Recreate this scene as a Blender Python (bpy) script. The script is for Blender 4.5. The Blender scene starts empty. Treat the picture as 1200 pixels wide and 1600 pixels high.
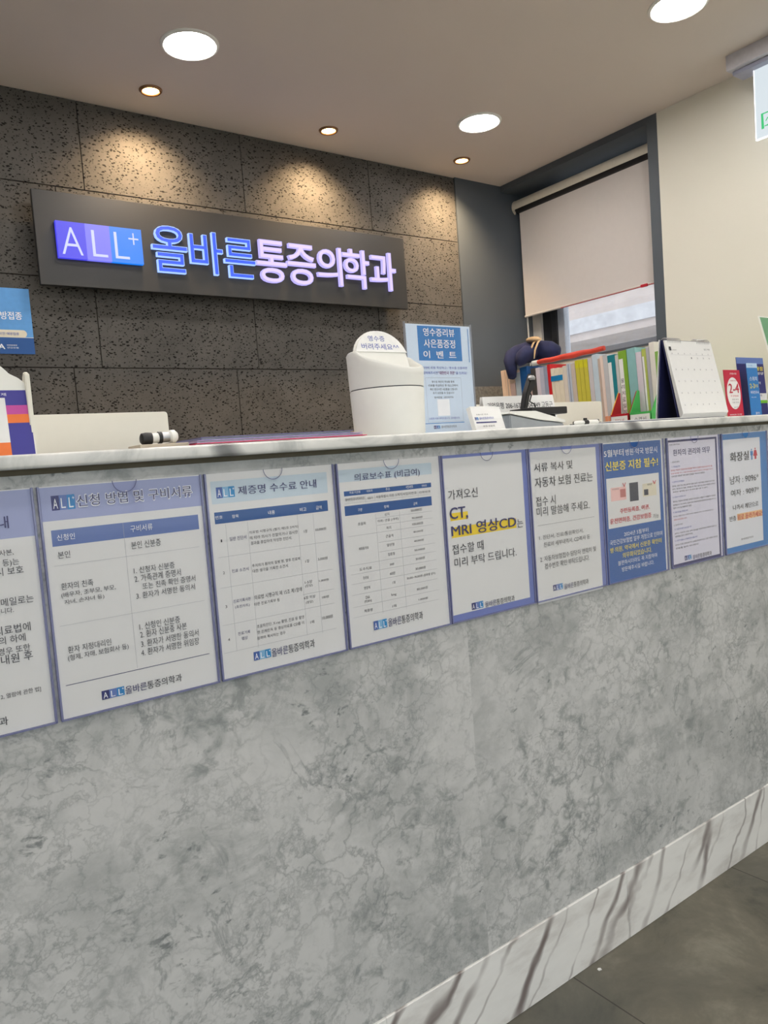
import bpy, bmesh, math, random
from mathutils import Vector, Matrix
random.seed(7)
SC = bpy.context.scene
COL = SC.collection

# ---------------------------------------------------------------- camera, world, exposure
HC, YB, XR = 2.385, 1.661, 2.766          # ceiling height, back wall, right wall
ZT = 1.1031                               # top of the notice holders
CZ = 1.144                                # countertop
cam = bpy.data.cameras.new('camera')
cam.sensor_fit = 'VERTICAL'; cam.sensor_height = 24.0
cam.lens = 1177.0 / 1600.0 * 24.0
cam.clip_start = 0.05; cam.clip_end = 100
camo = bpy.data.objects.new('camera', cam); COL.objects.link(camo)
R_ = Vector((0.80796723, -0.58445789, -0.07481936)); U_ = Vector((0.10279938, 0.0147894, 0.99459216)); F_ = Vector((0.5801907, 0.81128925, -0.07203126))
M = Matrix.Identity(4)
for i in range(3):
    M[i][0], M[i][1], M[i][2] = R_[i], U_[i], -F_[i]
M[0][3], M[1][3], M[2][3] = 0.0, -1.0317, 1.1072
camo.matrix_world = M
SC.camera = camo
SC.view_settings.view_transform = 'Standard'
SC.view_settings.look = 'None'
SC.view_settings.gamma = 1.0
SC.view_settings.use_curve_mapping = False
SC.view_settings.exposure = 0.18
SC.cycles.use_denoising = True
SC.cycles.max_bounces = 10
SC.cycles.diffuse_bounces = 5
SC.cycles.transparent_max_bounces = 16
SC.cycles.sample_clamp_indirect = 6.0
LED_POWER = 78.0                          # white ceiling downlights (radiance of the diffuser)
SPOT_POWER = 36.0                          # warm wall washers
SKY_POWER = 2.6
w = bpy.data.worlds.new('sky'); SC.world = w; w.use_nodes = True
bg = w.node_tree.nodes['Background']
bg.inputs[0].default_value = (0.90, 0.95, 1.0, 1); bg.inputs[1].default_value = SKY_POWER
pl = bpy.data.lights.new('storefront_daylight', 'AREA'); pl.shape = 'RECTANGLE'; pl.size = 4.8; pl.size_y = 2.26; pl.cycles.is_portal = True   # guides the sky light in through the glazed shop front
po_ = bpy.data.objects.new('storefront_daylight', pl); COL.objects.link(po_); po_.location = (.2, -3.38, 1.18); po_.rotation_euler = (math.radians(90), 0, 0)

# ---------------------------------------------------------------- materials
def lin(c):
    return tuple((v / 12.92 if v <= .04045 else ((v + .055) / 1.055) ** 2.4) for v in (x / 255.0 for x in c)) + (1.0,)
MATS = {}
class NT:
    def __init__(s, name):
        s.m = bpy.data.materials.new(name); s.m.use_nodes = True
        s.t = s.m.node_tree; s.b = s.t.nodes['Principled BSDF']; s.out = s.t.nodes['Material Output']
        MATS[name] = s.m
    def n(s, typ, **kw):
        nd = s.t.nodes.new('ShaderNode' + typ)
        for k, v in kw.items():
            if k in ('operation', 'blend_type', 'data_type', 'wave_type', 'bands_direction', 'feature', 'distance', 'voronoi_dimensions', 'noise_dimensions'):
                setattr(nd, k, v)
        for k, v in kw.items():
            if k in ('operation', 'blend_type', 'data_type', 'wave_type', 'bands_direction', 'feature', 'distance', 'voronoi_dimensions', 'noise_dimensions'):
                continue
            key = int(k[1:]) if k[0] == 'i' and k[1:].isdigit() else k.replace('_', ' ')
            if isinstance(v, bpy.types.NodeSocket):
                s.t.links.new(v, nd.inputs[key])
            else:
                nd.inputs[key].default_value = v
        return nd
    def ramp(s, fac, stops):
        nd = s.t.nodes.new('ShaderNodeValToRGB'); e = nd.color_ramp.elements
        while len(e) < len(stops): e.new(0.5)
        for el, (p, c) in zip(e, stops):
            el.position = p; el.color = c if len(c) == 4 else lin(c)
        s.t.links.new(fac, nd.inputs[0]); return nd.outputs[0]
    def math(s, op, a, b=0.0):
        return s.n('Math', operation=op, i0=a, i1=b).outputs[0]
    def mix(s, f, a, b, bt='MIX'):
        nd = s.n('Mix', data_type='RGBA', blend_type=bt)
        for k, v in ((0, f), (6, a), (7, b)):
            if isinstance(v, bpy.types.NodeSocket): s.t.links.new(v, nd.inputs[k])
            else: nd.inputs[k].default_value = v
        return nd.outputs[2]
    def coord(s, scale=(1, 1, 1), rot=(0, 0, 0)):
        tc = s.t.nodes.new('ShaderNodeTexCoord'); mp = s.t.nodes.new('ShaderNodeMapping')
        mp.inputs['Scale'].default_value = scale; mp.inputs['Rotation'].default_value = rot
        s.t.links.new(tc.outputs['Object'], mp.inputs[0]); return mp.outputs[0]
    def set(s, **kw):
        for k, v in kw.items():
            key = k.replace('_', ' ')
            if isinstance(v, bpy.types.NodeSocket): s.t.links.new(v, s.b.inputs[key])
            else: s.b.inputs[key].default_value = v
        return s
    def bump(s, h, strength=.3, dist=.002):
        nd = s.n('Bump', Height=h, Strength=strength, Distance=dist); s.t.links.new(nd.outputs[0], s.b.inputs['Normal'])
BW = [(0, (0, 0, 0, 1)), (1, (1, 1, 1, 1))]

def plain(name, c, rough=.5, var=.04, scale=60, metal=0.0, spec=.5, **kw):
    t = NT(name); nz = t.n('TexNoise', Vector=t.coord(), Scale=scale, Detail=3.0)
    a = lin(c); lo = tuple(x * (1 - var) for x in a[:3]) + (1,); hi = tuple(min(1, x * (1 + var)) for x in a[:3]) + (1,)
    t.set(Base_Color=t.ramp(nz.outputs[0], [(.3, lo), (.7, hi)]), Roughness=rough, Metallic=metal)
    t.b.inputs['Specular IOR Level'].default_value = spec
    for k, v in kw.items(): t.b.inputs[k.replace('_', ' ')].default_value = v
    return t.m
def glow(name, c, strength):
    t = NT(name); t.set(Base_Color=(.02, .02, .02, 1), Emission_Color=lin(c), Emission_Strength=strength, Roughness=.5); return t.m
def clear(name, tint=(255, 255, 255), gloss=.06, rough=.03, body=0.0, fres=.5, bodycol=(230, 232, 240)):
    """thin clear plastic: see-through, with a faint milky body and a fresnel gloss"""
    t = NT(name)
    tr = t.n('BsdfTransparent', Color=lin(tint)); gl = t.n('BsdfGlossy', Color=(1, 1, 1, 1), Roughness=rough); df = t.n('BsdfDiffuse', Color=lin(bodycol))
    lw = t.n('LayerWeight', Blend=.25)
    f = t.math('ADD', t.math('MULTIPLY', lw.outputs['Fresnel'], fres), gloss)
    m1 = t.n('MixShader', Fac=body); t.t.links.new(tr.outputs[0], m1.inputs[1]); t.t.links.new(df.outputs[0], m1.inputs[2])
    m2 = t.n('MixShader', Fac=f); t.t.links.new(m1.outputs[0], m2.inputs[1]); t.t.links.new(gl.outputs[0], m2.inputs[2])
    t.t.links.new(m2.outputs[0], t.out.inputs[0]); return t.m

# counter front: grey clouded marble
def marble_grey():
    t = NT('grey_marble'); oi = t.n('ObjectInfo')
    def shift(v): return t.n('VectorMath', operation='ADD', i0=v, i1=t.n('VectorMath', operation='SCALE', i0=(3.0, 5.0, 7.0), Scale=oi.outputs['Random']).outputs[0]).outputs[0]
    tc0 = t.coord; t.coord = lambda *a: shift(tc0(*a)); co = t.coord()
    n1 = t.n('TexNoise', Vector=co, Scale=3.6, Detail=10.0, Roughness=.70, Distortion=.3)
    c = t.ramp(n1.outputs[0], [(.34, (168, 170, 169)), (.46, (192, 193, 192)), (.56, (206, 206, 205)), (.70, (197, 198, 197))])
    def layer(c, vec, scale, det, rough, dist, lo, hi, amt, col, mscale=None, mlo=.42, mhi=.6):
        f = t.ramp(t.n('TexNoise', Vector=vec, Scale=scale, Detail=det, Roughness=rough, Distortion=dist).outputs[0], [(lo, (0, 0, 0, 1)), (hi, (1, 1, 1, 1))])
        f = t.math('MULTIPLY', f, amt)
        if mscale: f = t.math('MULTIPLY', f, t.ramp(t.n('TexNoise', Vector=t.coord((1, 1, 1), (0, 0, 1.3)), Scale=mscale, Detail=3.0).outputs[0], [(mlo, (0, 0, 0, 1)), (mhi, (1, 1, 1, 1))]))
        return t.mix(f, c, lin(col))
    c = layer(c, t.coord((1, 1, 1.35), (0, .5, 0)), 9.0, 8.0, .66, .7, .51, .66, .62, (154, 158, 157), 2.6, .36, .6)
    c = layer(c, t.coord((1, 1, 1.2), (0, .9, 0)), 24.0, 6.0, .62, .6, .53, .66, .72, (134, 139, 138), 4.2, .40, .6)
    c = layer(c, t.coord((1, 1, 1.6), (0, -.6, 0)), 38.0, 4.0, .6, .4, .60, .70, .85, (104, 110, 111), 5.5, .46, .62)
    c = layer(c, t.coord((1, 1, 1.1), (0, .2, 0)), 15.0, 6.0, .6, .3, .56, .70, .6, (216, 216, 214), 3.3, .45, .6)
    dn = t.n('TexNoise', Vector=co, Scale=7.0, Detail=6.0, Roughness=.62)
    dv = t.n('VectorMath', operation='SCALE', i0=t.n('VectorMath', operation='SUBTRACT', i0=dn.outputs[1], i1=(.5, .5, .5)).outputs[0], Scale=.30).outputs[0]
    for sc, wd, am, ms in ((11.0, .085, .62, 3.0), (21.0, .10, .50, 4.6)):
        vo = t.n('TexVoronoi', Vector=t.n('VectorMath', operation='ADD', i0=co, i1=dv).outputs[0], Scale=sc, feature='DISTANCE_TO_EDGE')
        e = t.ramp(vo.outputs['Distance'], [(0.0, (1, 1, 1, 1)), (wd * .4, (.45, .45, .45, 1)), (wd, (0, 0, 0, 1))])
        mk = t.ramp(t.n('TexNoise', Vector=co, Scale=ms, Detail=4.0, Roughness=.6).outputs[0], [(.40, (0, 0, 0, 1)), (.62, (1, 1, 1, 1))])
        c = t.mix(t.math('MULTIPLY', t.math('MULTIPLY', e, mk), am), c, lin((126, 131, 131)))
    n3 = t.n('TexNoise', Vector=co, Scale=4.4, Detail=7.0, Roughness=.62, Distortion=.8)
    vein = t.ramp(t.math('ABSOLUTE', t.math('SUBTRACT', n3.outputs[0], .5)), [(0.0, (1, 1, 1, 1)), (.016, (0, 0, 0, 1))])
    mk = t.ramp(t.n('TexNoise', Vector=co, Scale=7.0, Detail=4.0).outputs[0], [(.50, (0, 0, 0, 1)), (.62, (1, 1, 1, 1))])
    c = t.mix(t.math('MULTIPLY', t.math('MULTIPLY', vein, mk), .5), c, lin((112, 118, 119)))
    t.set(Base_Color=c, Roughness=.32); t.b.inputs['Specular IOR Level'].default_value = .3; return t.m
def marble_top():
    t = NT('white_marble_top'); co = t.coord((1, 1, 1), (0, .5, 0))
    n1 = t.n('TexNoise', Vector=co, Scale=9.0, Detail=7.0, Roughness=.6, Distortion=1.2)
    c = t.ramp(n1.outputs[0], [(.34, (190, 192, 189)), (.5, (224, 224, 220)), (.7, (236, 235, 231))])
    wv = t.n('TexWave', Vector=t.coord((1, 1, 1), (0, .75, 0)), Scale=.45, Distortion=4.0, Detail=3.0, Detail_Scale=1.6, wave_type='BANDS', bands_direction='X')
    vein = t.ramp(wv.outputs[1], [(.0, (1, 1, 1, 1)), (.012, (0, 0, 0, 1))])
    c = t.mix(t.math('MULTIPLY', vein, .85), c, lin((96, 96, 98)))
    t.set(Base_Color=c, Roughness=.25); return t.m
def marble_plinth():
    t = NT('veined_white_marble'); co = t.coord((1, 1, 1), (0, -.56, 0))
    n1 = t.n('TexNoise', Vector=t.coord((1.0, 1, 3.0), (0, .2, 0)), Scale=5.0, Detail=6.0, Roughness=.6)
    c = t.ramp(n1.outputs[0], [(.34, (214, 211, 207)), (.5, (236, 235, 232)), (.7, (242, 241, 238))])
    for sc, ds, th, am, ph in ((1.9, 3.4, .022, .85, 0.0), (1.45, 5.5, .018, .8, 3.1), (2.6, 7.0, .012, .6, 1.1)):
        wv = t.n('TexWave', Vector=co, Scale=sc, Distortion=ds, Detail=4.0, Detail_Scale=1.4, Phase_Offset=ph, wave_type='BANDS', bands_direction='X')
        vein = t.ramp(wv.outputs[1], [(.0, (1, 1, 1, 1)), (th, (.5, .5, .5, 1)), (th * 2.4, (0, 0, 0, 1))])
        nm = t.n('TexNoise', Vector=t.coord(), Scale=5.0 + sc, Detail=2.0)
        mk = t.ramp(nm.outputs[0], [(.4, (0, 0, 0, 1)), (.6, (1, 1, 1, 1))])
        c = t.mix(t.math('MULTIPLY', t.math('MULTIPLY', vein, am), mk), c, lin((116, 104, 102)))
    t.set(Base_Color=c, Roughness=.3); return t.m
def basalt():
    t = NT('pitted_basalt'); co = t.coord()
    nd = t.n('TexNoise', Vector=co, Scale=30.0, Detail=3.0)
    off = t.n('VectorMath', operation='SCALE', i0=t.n('VectorMath', operation='SUBTRACT', i0=nd.outputs[1], i1=(.5, .5, .5)).outputs[0], Scale=.020).outputs[0]
    base = t.ramp(t.n('TexNoise', Vector=co, Scale=7.0, Detail=8.0, Roughness=.7).outputs[0], [(.3, (78, 76, 73)), (.7, (95, 92, 88))])
    tot = None
    for sc, rot, scl, seed in (((1.0, 1.0, 1.6), .7, 92.0, 0), ((1.0, 1.0, 2.0), -.6, 76.0, 3), ((1, 1, 1.2), .2, 150.0, 5)):
        c2 = t.n('VectorMath', operation='ADD', i0=t.coord(sc, (0, rot, 0)), i1=off).outputs[0]
        c3 = t.n('VectorMath', operation='ADD', i0=c2, i1=(seed, 0, seed * 2.0)).outputs[0]
        vo = t.n('TexVoronoi', Vector=c3, Scale=scl)
        sep = t.n('SeparateColor', Color=vo.outputs['Color'])
        rad = t.math('MULTIPLY', t.math('POWER', sep.outputs[0], 2.0), .50 if scl < 100 else .40)
        d = t.math('DIVIDE', t.math('SUBTRACT', rad, vo.outputs['Distance']), .10)
        d = t.n('Clamp', Value=d).outputs[0]
        tot = d if tot is None else t.math('MAXIMUM', tot, d)
    c = t.mix(t.math('MULTIPLY', tot, .93), base, lin((22, 19, 18)))
    t.set(Base_Color=c, Roughness=.85); t.b.inputs['Specular IOR Level'].default_value = .2
    t.bump(t.math('SUBTRACT', 1.0, tot), .6, .004); return t.m
def floor_mat():
    t = NT('dark_stone_floor'); co = t.coord()
    n1 = t.n('TexNoise', Vector=co, Scale=4.5, Detail=10.0, Roughness=.70, Distortion=.5)
    c = t.ramp(n1.outputs[0], [(.30, (70, 70, 63)), (.45, (104, 101, 89)), (.56, (116, 112, 99)), (.72, (144, 140, 127))])
    n2 = t.n('TexNoise', Vector=co, Scale=1.6, Detail=4.0)
    c = t.mix(t.ramp(n2.outputs[0], [(.45, (0, 0, 0, 1)), (.65, (.6, .6, .6, 1))]), c, lin((84, 86, 82)))
    br = t.n('TexBrick', Vector=t.coord((1, 1, 1)), Scale=1.0); br.offset = .5
    br.inputs['Color1'].default_value = br.inputs['Color2'].default_value = (1, 1, 1, 1); br.inputs['Mortar'].default_value = (.35, .35, .35, 1)
    br.inputs['Mortar Size'].default_value = .0016; br.inputs['Brick Width'].default_value = .61; br.inputs['Row Height'].default_value = .61
    mp = [n for n in t.t.nodes if n.type == 'MAPPING'][-1]; mp.inputs['Location'].default_value = (.09, .0, 0)
    c = t.mix(1.0, c, br.outputs[0], 'MULTIPLY')
    t.set(Base_Color=c, Roughness=.55); return t.m
GREYM, TOPM, PLINTH, BASALT, FLOORM = marble_grey(), marble_top(), marble_plinth(), basalt(), floor_mat()
CEIL = plain('ceiling_paint', (216, 205, 196), .9, .01, 3)
WALLW = plain('cream_wall_paint', (224, 221, 208), .85, .015, 2)
GREYP = plain('slate_grey_paint', (78, 85, 92), .6, .02, 8)
JOINT = plain('dark_joint', (58, 50, 46), .9)
WHITE = plain('white_plastic', (236, 236, 230), .35, .01)
CREAM = plain('cream_plastic', (232, 229, 216), .4, .01)
BLACK = plain('black_plastic', (26, 26, 28), .45)
DKSIGN = plain('charcoal_sign_face', (42, 42, 42), .45, .03, 5)
PAPER = plain('white_paper', (236, 236, 234), .7, .008)
CLEAR = clear('clear_acrylic', gloss=.008, body=.012, fres=.10)
CLEAREDGE = clear('clear_acrylic_edge', tint=(225, 228, 236), gloss=.04, body=.35, bodycol=(200, 204, 212))
CLEARSIDE = clear('lavender_acrylic_edge', tint=(196, 200, 232), gloss=.05, body=.55, bodycol=(150, 154, 196))
METAL = plain('steel', (170, 170, 172), .3, .02, 40, 1.0)
INKS = {}
for k, c in dict(k=(58, 58, 66), n=(48, 48, 104), w=(240, 242, 246), g=(172, 174, 180), b=(62, 84, 176), lav=(158, 166, 206), bar1=(98, 120, 178), bar2=(34, 84, 148), pale=(196, 212, 224),
                 frm=(110, 124, 188), pap=(224, 224, 224), yel=(240, 208, 40), blue=(32, 92, 166), ytx=(246, 226, 66), pink=(240, 196, 192), beige=(226, 218, 196), rose=(196, 120, 116),
                 red=(204, 40, 58), frm2=(58, 128, 196), pl2=(222, 220, 236), pl3=(228, 230, 238), orange=(246, 206, 150), l0=(40, 44, 110), l1=(96, 122, 186), l2=(40, 132, 196),
                 h0=(58, 92, 166), h1=(126, 178, 216), h2=(28, 136, 196), evb=(44, 122, 192), evp=(206, 222, 240), pur=(120, 40, 120), kp=(110, 112, 118), navy=(38, 40, 110), ltb=(190, 216, 240), lime=(112, 186, 40), crim=(196, 36, 64)).items():
    INKS[k] = plain('ink_' + {'k': 'dark', 'n': 'navy_text', 'w': 'white', 'g': 'rule_grey', 'b': 'blue_text'}.get(k, k), c, .65, .01, 20)
INKS['or'] = INKS['orange']; INKS['pass'] = plain('ink_passport', (48, 50, 70), .6)

# ---------------------------------------------------------------- mesh building
_G = {}
def glyphs(s, wgt=0, ext=0.0):
    key = (s, wgt, ext)
    if key in _G: return _G[key]
    c = bpy.data.curves.new('lettering', 'FONT'); c.body = s; c.resolution_u = 4 if ext else 3
    c.offset = {0: 0.0, 1: .012, 2: .022, 4: .05, -1: -.012, 5: .03}[wgt]
    c.extrude = ext
    o = bpy.data.objects.new('lettering', c)
    me = bpy.data.meshes.new_from_object(o)
    v = [tuple(p.co) for p in me.vertices]; f = [tuple(p.vertices) for p in me.polygons]
    bpy.data.objects.remove(o); bpy.data.curves.remove(c); bpy.data.meshes.remove(me)
    xs = [p[0] for p in v]; ys = [p[1] for p in v]
    _G[key] = (v, f, min(xs), max(xs), min(ys), max(ys)); return _G[key]

ORG = {}
class MB:
    def __init__(s): s.v, s.f, s.mi, s.mats = [], [], [], []
    def mat(s, m):
        if m not in s.mats: s.mats.append(m)
        return s.mats.index(m)
    def add(s, vs, fs, m):
        b = len(s.v); k = s.mat(m)
        s.v += [tuple(p) for p in vs]
        for f in fs: s.f.append(tuple(b + i for i in f)); s.mi.append(k)
        return s
    def bm(s, bm, m):
        bm.verts.index_update(); s.add([v.co for v in bm.verts], [[v.index for v in f.verts] for f in bm.faces], m); bm.free(); return s
    def box(s, x0, x1, y0, y1, z0, z1, m, bev=0.0, seg=2, rot=None):
        bm = bmesh.new(); bmesh.ops.create_cube(bm, size=1.0)
        for v in bm.verts:
            v.co = Vector(((x0 + x1) / 2 + v.co.x * (x1 - x0), (y0 + y1) / 2 + v.co.y * (y1 - y0), (z0 + z1) / 2 + v.co.z * (z1 - z0)))
        if bev: bmesh.ops.bevel(bm, geom=bm.edges[:], offset=bev, segments=seg, affect='EDGES', profile=.5)
        if rot:
            piv, R = rot
            for v in bm.verts: v.co = Vector(piv) + R @ (v.co - Vector(piv))
        return s.bm(bm, m)
    def prism(s, pts, O, U, V, N, d, m, bev=0.0):
        """polygon pts (u, v) in the frame O, U, V, pushed d along N"""
        O, U, V, N = Vector(O), Vector(U), Vector(V), Vector(N)
        bm = bmesh.new(); a = [bm.verts.new(O + U * p[0] + V * p[1]) for p in pts]
        f = bm.faces.new(a); r = bmesh.ops.extrude_face_region(bm, geom=[f])
        bmesh.ops.translate(bm, verts=[e for e in r['geom'] if isinstance(e, bmesh.types.BMVert)], vec=N * d)
        bmesh.ops.recalc_face_normals(bm, faces=bm.faces[:])
        if bev: bmesh.ops.bevel(bm, geom=bm.edges[:], offset=bev, segments=2, affect='EDGES')
        bmesh.ops.triangulate(bm, faces=[q for q in bm.faces if len(q.verts) > 4])
        return s.bm(bm, m)
    def tube(s, path, radii, m, seg=12, flat=1.0, up=(0, 0, 1), cap=True):
        path = [Vector(p) for p in path]; n = len(path); vs, fs = [], []
        if not hasattr(radii, '__len__'): radii = [radii] * n
        for i, p in enumerate(path):
            d = (path[min(i + 1, n - 1)] - path[max(i - 1, 0)]).normalized()
            a = d.cross(Vector(up))
            if a.length < 1e-4: a = d.cross(Vector((1, 0, 0)))
            a.normalize(); b = a.cross(d)
            for k in range(seg):
                t = 2 * math.pi * k / seg; vs.append(p + a * math.cos(t) * radii[i] + b * math.sin(t) * radii[i] * flat)
        for i in range(n - 1):
            for k in range(seg):
                k2 = (k + 1) % seg; fs.append((i * seg + k, i * seg + k2, (i + 1) * seg + k2, (i + 1) * seg + k))
        if cap: fs.append(tuple(range(seg))[::-1]); fs.append(tuple((n - 1) * seg + k for k in range(seg)))
        return s.add(vs, fs, m)
    def lathe(s, prof, cx, cy, m, seg=40, sx=1.0, zf=None):
        vs, fs = [], []
        for j, (r, z) in enumerate(prof):
            for k in range(seg):
                t = 2 * math.pi * k / seg
                vs.append((cx + r * sx * math.cos(t), cy + r * math.sin(t), z if zf is None else zf(j, t, z)))
        for j in range(len(prof) - 1):
            for k in range(seg):
                k2 = (k + 1) % seg; fs.append((j * seg + k, j * seg + k2, (j + 1) * seg + k2, (j + 1) * seg + k))
        for j, rev in ((0, True), (len(prof) - 1, False)):
            if prof[j][0] > 1e-4: fs.append(tuple(j * seg + k for k in (range(seg - 1, -1, -1) if rev else range(seg))))
        return s.add(vs, fs, m)
    def text(s, t, O, U, V, u0, v0, u1, v1, m, wgt=0, N=None, depth=0.0, anchor=None):
        """lettering fitted to the box u0..u1, v0 (bottom)..v1 (top) of the frame O, U, V"""
        flat = not depth and wgt in (1, 2, 4)
        vs, fs, a, b, c, d = glyphs(t, 0 if flat else wgt, .05 if depth else 0.0)
        sh = {1: [(-.007, 0), (.007, 0)], 2: [(-.014, -.005), (.014, -.005), (-.014, .005), (.014, .005)], 4: [(.04 * math.cos(i * math.pi / 4), .04 * math.sin(i * math.pi / 4)) for i in range(8)]}[wgt] if flat else [(0, 0)]
        sy = (v1 - v0) / max(d - c, 1e-6)
        if u0 is None: u0 = u1 - (b - a) * sy * .95
        sx = (u1 - u0) / max(b - a, 1e-6)
        O, U, V = Vector(O), Vector(U), Vector(V)
        for k, (ox, oy) in enumerate(sh):
            o = []; lift = U.cross(V) * (.00003 * k)
            for p in vs:
                q = O + lift + U * (u0 + (p[0] - a + ox) * sx) + V * (v0 + (p[1] - c + oy) * sy)
                if depth: q = q + Vector(N) * (depth * (p[2] / .1 + .5))
                o.append(q)
            s.add(o, fs, m)
        return s
    def build(s, name, parent=None, smooth=None):
        me = bpy.data.meshes.new(name); o = ORG.get(parent.name, Vector((0, 0, 0))) if parent else Vector((0, 0, 0))
        if parent is None and getattr(s, 'origin', None): o = Vector(s.origin)
        me.from_pydata([(p[0] - o[0], p[1] - o[1], p[2] - o[2]) for p in s.v], [], s.f)
        for m in s.mats: me.materials.append(m)
        me.polygons.foreach_set('material_index', s.mi)
        if smooth:
            me.polygons.foreach_set('use_smooth', [True] * len(me.polygons)); me.set_sharp_from_angle(angle=math.radians(smooth))
        me.update()
        ob = bpy.data.objects.new(name, me); COL.objects.link(ob)
        if parent: ob.parent = parent
        else: ob.location = o
        ORG[ob.name] = o
        return ob
def tag(o, label, cat, group=None):
    o['label'] = label; o['category'] = cat
    if group: o['group'] = group
    return o
def thing(name, label, cat, loc, group=None):
    o = bpy.data.objects.new(name, None); COL.objects.link(o); o.location = loc; o.empty_display_size = .05
    ORG[o.name] = Vector(loc); return tag(o, label, cat, group)
def struct(mb, name, smooth=None):
    o = mb.build(name, None, smooth); o['kind'] = 'structure'; return o
def arc(cx, cy, r, a0, a1, n):
    return [(cx + r * math.cos(math.radians(a0 + (a1 - a0) * i / n)), cy + r * math.sin(math.radians(a0 + (a1 - a0) * i / n))) for i in range(n + 1)]
X_, Y_, Z_ = Vector((1, 0, 0)), Vector((0, 1, 0)), Vector((0, 0, 1))

def printing(mb, O, U, V, N, specs, k=.001):
    """print a layout (boxes in thousandths, v measured down from the top) on a sheet whose top left corner is O"""
    O, U, V, N = Vector(O), Vector(U), Vector(V), Vector(N)
    lay = 0
    def quad(u0, v0, u1, v1, m, e):
        o = O + N * e
        mb.add([o + U * u0 * k - V * v1 * k, o + U * u1 * k - V * v1 * k, o + U * u1 * k - V * v0 * k, o + U * u0 * k - V * v0 * k], [(0, 1, 2, 3)], m)
    def txt(s, u0, v0, u1, v1, c, wg, e):
        mb.text(s, O + N * e, U, V, None if u0 is None else u0 * k, -v1 * k, u1 * k, -v0 * k, INKS[c], wg)
    for sp in specs:
        lay += 1; e = .00006 + .000012 * lay
        if sp[0] == 'r': quad(*sp[1:5], INKS[sp[5]], e)
        elif sp[0] == 'l':
            u0, v0, u1, v1, st = sp[1:6]; d = (u1 - u0) / 3; h = v1 - v0
            for i in range(3): quad(u0 + d * i, v0, u0 + d * (i + 1), v1, INKS[('l%d' if st == 0 else 'h%d') % i], e)
            for i, ch in enumerate('ALL'): txt(ch, u0 + d * i + d * .2, v0 + h * .2, u0 + d * i + d * .78, v0 + h * .88, 'w', 0, e + .00003)
            txt('+', u1 - d * .32, v0 + h * .12, u1 - d * .05, v0 + h * .34, 'w', 1, e + .00003)
        elif sp[0] == 't':
            s, u0, v0, u1, v1, c, wg = sp[1:8]; e = .0011
            if c == '2':
                m = u0 + (u1 - u0) * .375; txt(s[:3], u0, v0, m - .6, v1, 'n', wg, e); txt(s[3:], m + .3, v0, u1, v1, 'k', wg, e)
            elif c == 'no':
                txt(s, u0 - .5, v0 - .5, u1 + .5, v1 + .5, 'w', 4, e - .0002); txt(s, u0, v0, u1, v1, 'n', wg, e)
            else: txt(s, u0, v0, u1, v1, c, wg, e)
        elif sp[0] in ('man', 'woman'):
            u0, v0, u1, v1 = sp[1:5]; c = INKS['frm2' if sp[0] == 'man' else 'crim']; w_, h = u1 - u0, v1 - v0; m_ = (u0 + u1) / 2
            o = O + N * e
            hd = arc(m_, v0 + h * .1, h * .085, 0, 360, 14)[:-1]
            if sp[0] == 'man': bd = [(u0, v0 + .22 * h), (u1, v0 + .22 * h), (u1, v0 + .6 * h), (u1 - w_ * .22, v0 + .6 * h), (u1 - w_ * .25, v1), (u0 + w_ * .25, v1), (u0 + w_ * .22, v0 + .6 * h), (u0, v0 + .6 * h)]
            else: bd = [(m_ - w_ * .25, v0 + .22 * h), (m_ + w_ * .25, v0 + .22 * h), (u1, v0 + .72 * h), (m_ + w_ * .22, v0 + .72 * h), (m_ + w_ * .2, v1), (m_ - w_ * .2, v1), (m_ - w_ * .22, v0 + .72 * h), (u0, v0 + .72 * h)]
            for poly in (hd, bd):
                mb.add([o + U * p[0] * k - V * p[1] * k for p in poly], [tuple(range(len(poly)))], c)

# ---------------------------------------------------------------- the room
XL, YF, XO = -2.4, -3.3, 3.02
mb = MB(); mb.box(XL - .1, XO, YF - .1, YB + .1, -.1, 0, FLOORM); struct(mb, 'floor')
mb = MB(); mb.box(XL - .1, XO, YF - .1, YB + .1, HC, HC + .1, CEIL); struct(mb, 'ceiling')
# back wall: 600 x 300 basalt slabs in running bond, then a plain grey end panel
mb = MB(); mb.box(XL - .1, 2.47, YB + .006, YB + .1, 0, HC, JOINT)
g = .0014; z1 = HC; row = 0
while z1 > 0.01:
    z0 = max(0.0, z1 - (.297 if row == 0 else .3))
    x = .777 - .6 * 6 if row % 2 == 0 else .682 - .6 * 6
    while x < 2.47:
        a, b = max(x, XL), min(x + .6, 2.47)
        if b - a > .01: mb.box(a + g, b - g, YB, YB + .006, z0 + g, z1 - g, BASALT, .0012, 1)
        x += .6
    z1 = z0; row += 1
struct(mb, 'wall_back')
mb = MB(); mb.box(2.47, XO, YB - .006, YB + .1, 0, HC, GREYP); struct(mb, 'trim_1')          # grey end panel and far jamb
mb = MB(); mb.box(XR, XO, YF - .1, .783, 0, HC, WALLW); mb.box(XR, XO, .783, YB - .006, 0, 1.495, WALLW); struct(mb, 'wall_right')
mb = MB()
mb.box(XR - .001, XO, .783, .829, 1.495, HC, GREYP); mb.box(XR - .001, XO, .829, YB - .006, 2.357, HC, GREYP); mb.box(XR - .004, 2.93, .829, YB - .006, 1.487, 1.4955, GREYP)
struct(mb, 'trim_2')                                                                          # grey surround of the window recess
mb = MB(); mb.box(XL - .1, XL, YF - .1, YB + .1, 0, HC, WALLW); struct(mb, 'wall_left')
mb = MB(); mb.box(XL, -2.2, YF - .1, YF, 0, HC, WALLW); mb.box(2.6, XR, YF - .1, YF, 0, HC, WALLW); mb.box(-2.2, 2.6, YF - .1, YF, 2.31, HC, WALLW); mb.box(-2.2, 2.6, YF - .1, YF, 0, .05, WALLW); struct(mb, 'wall_front')
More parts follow.
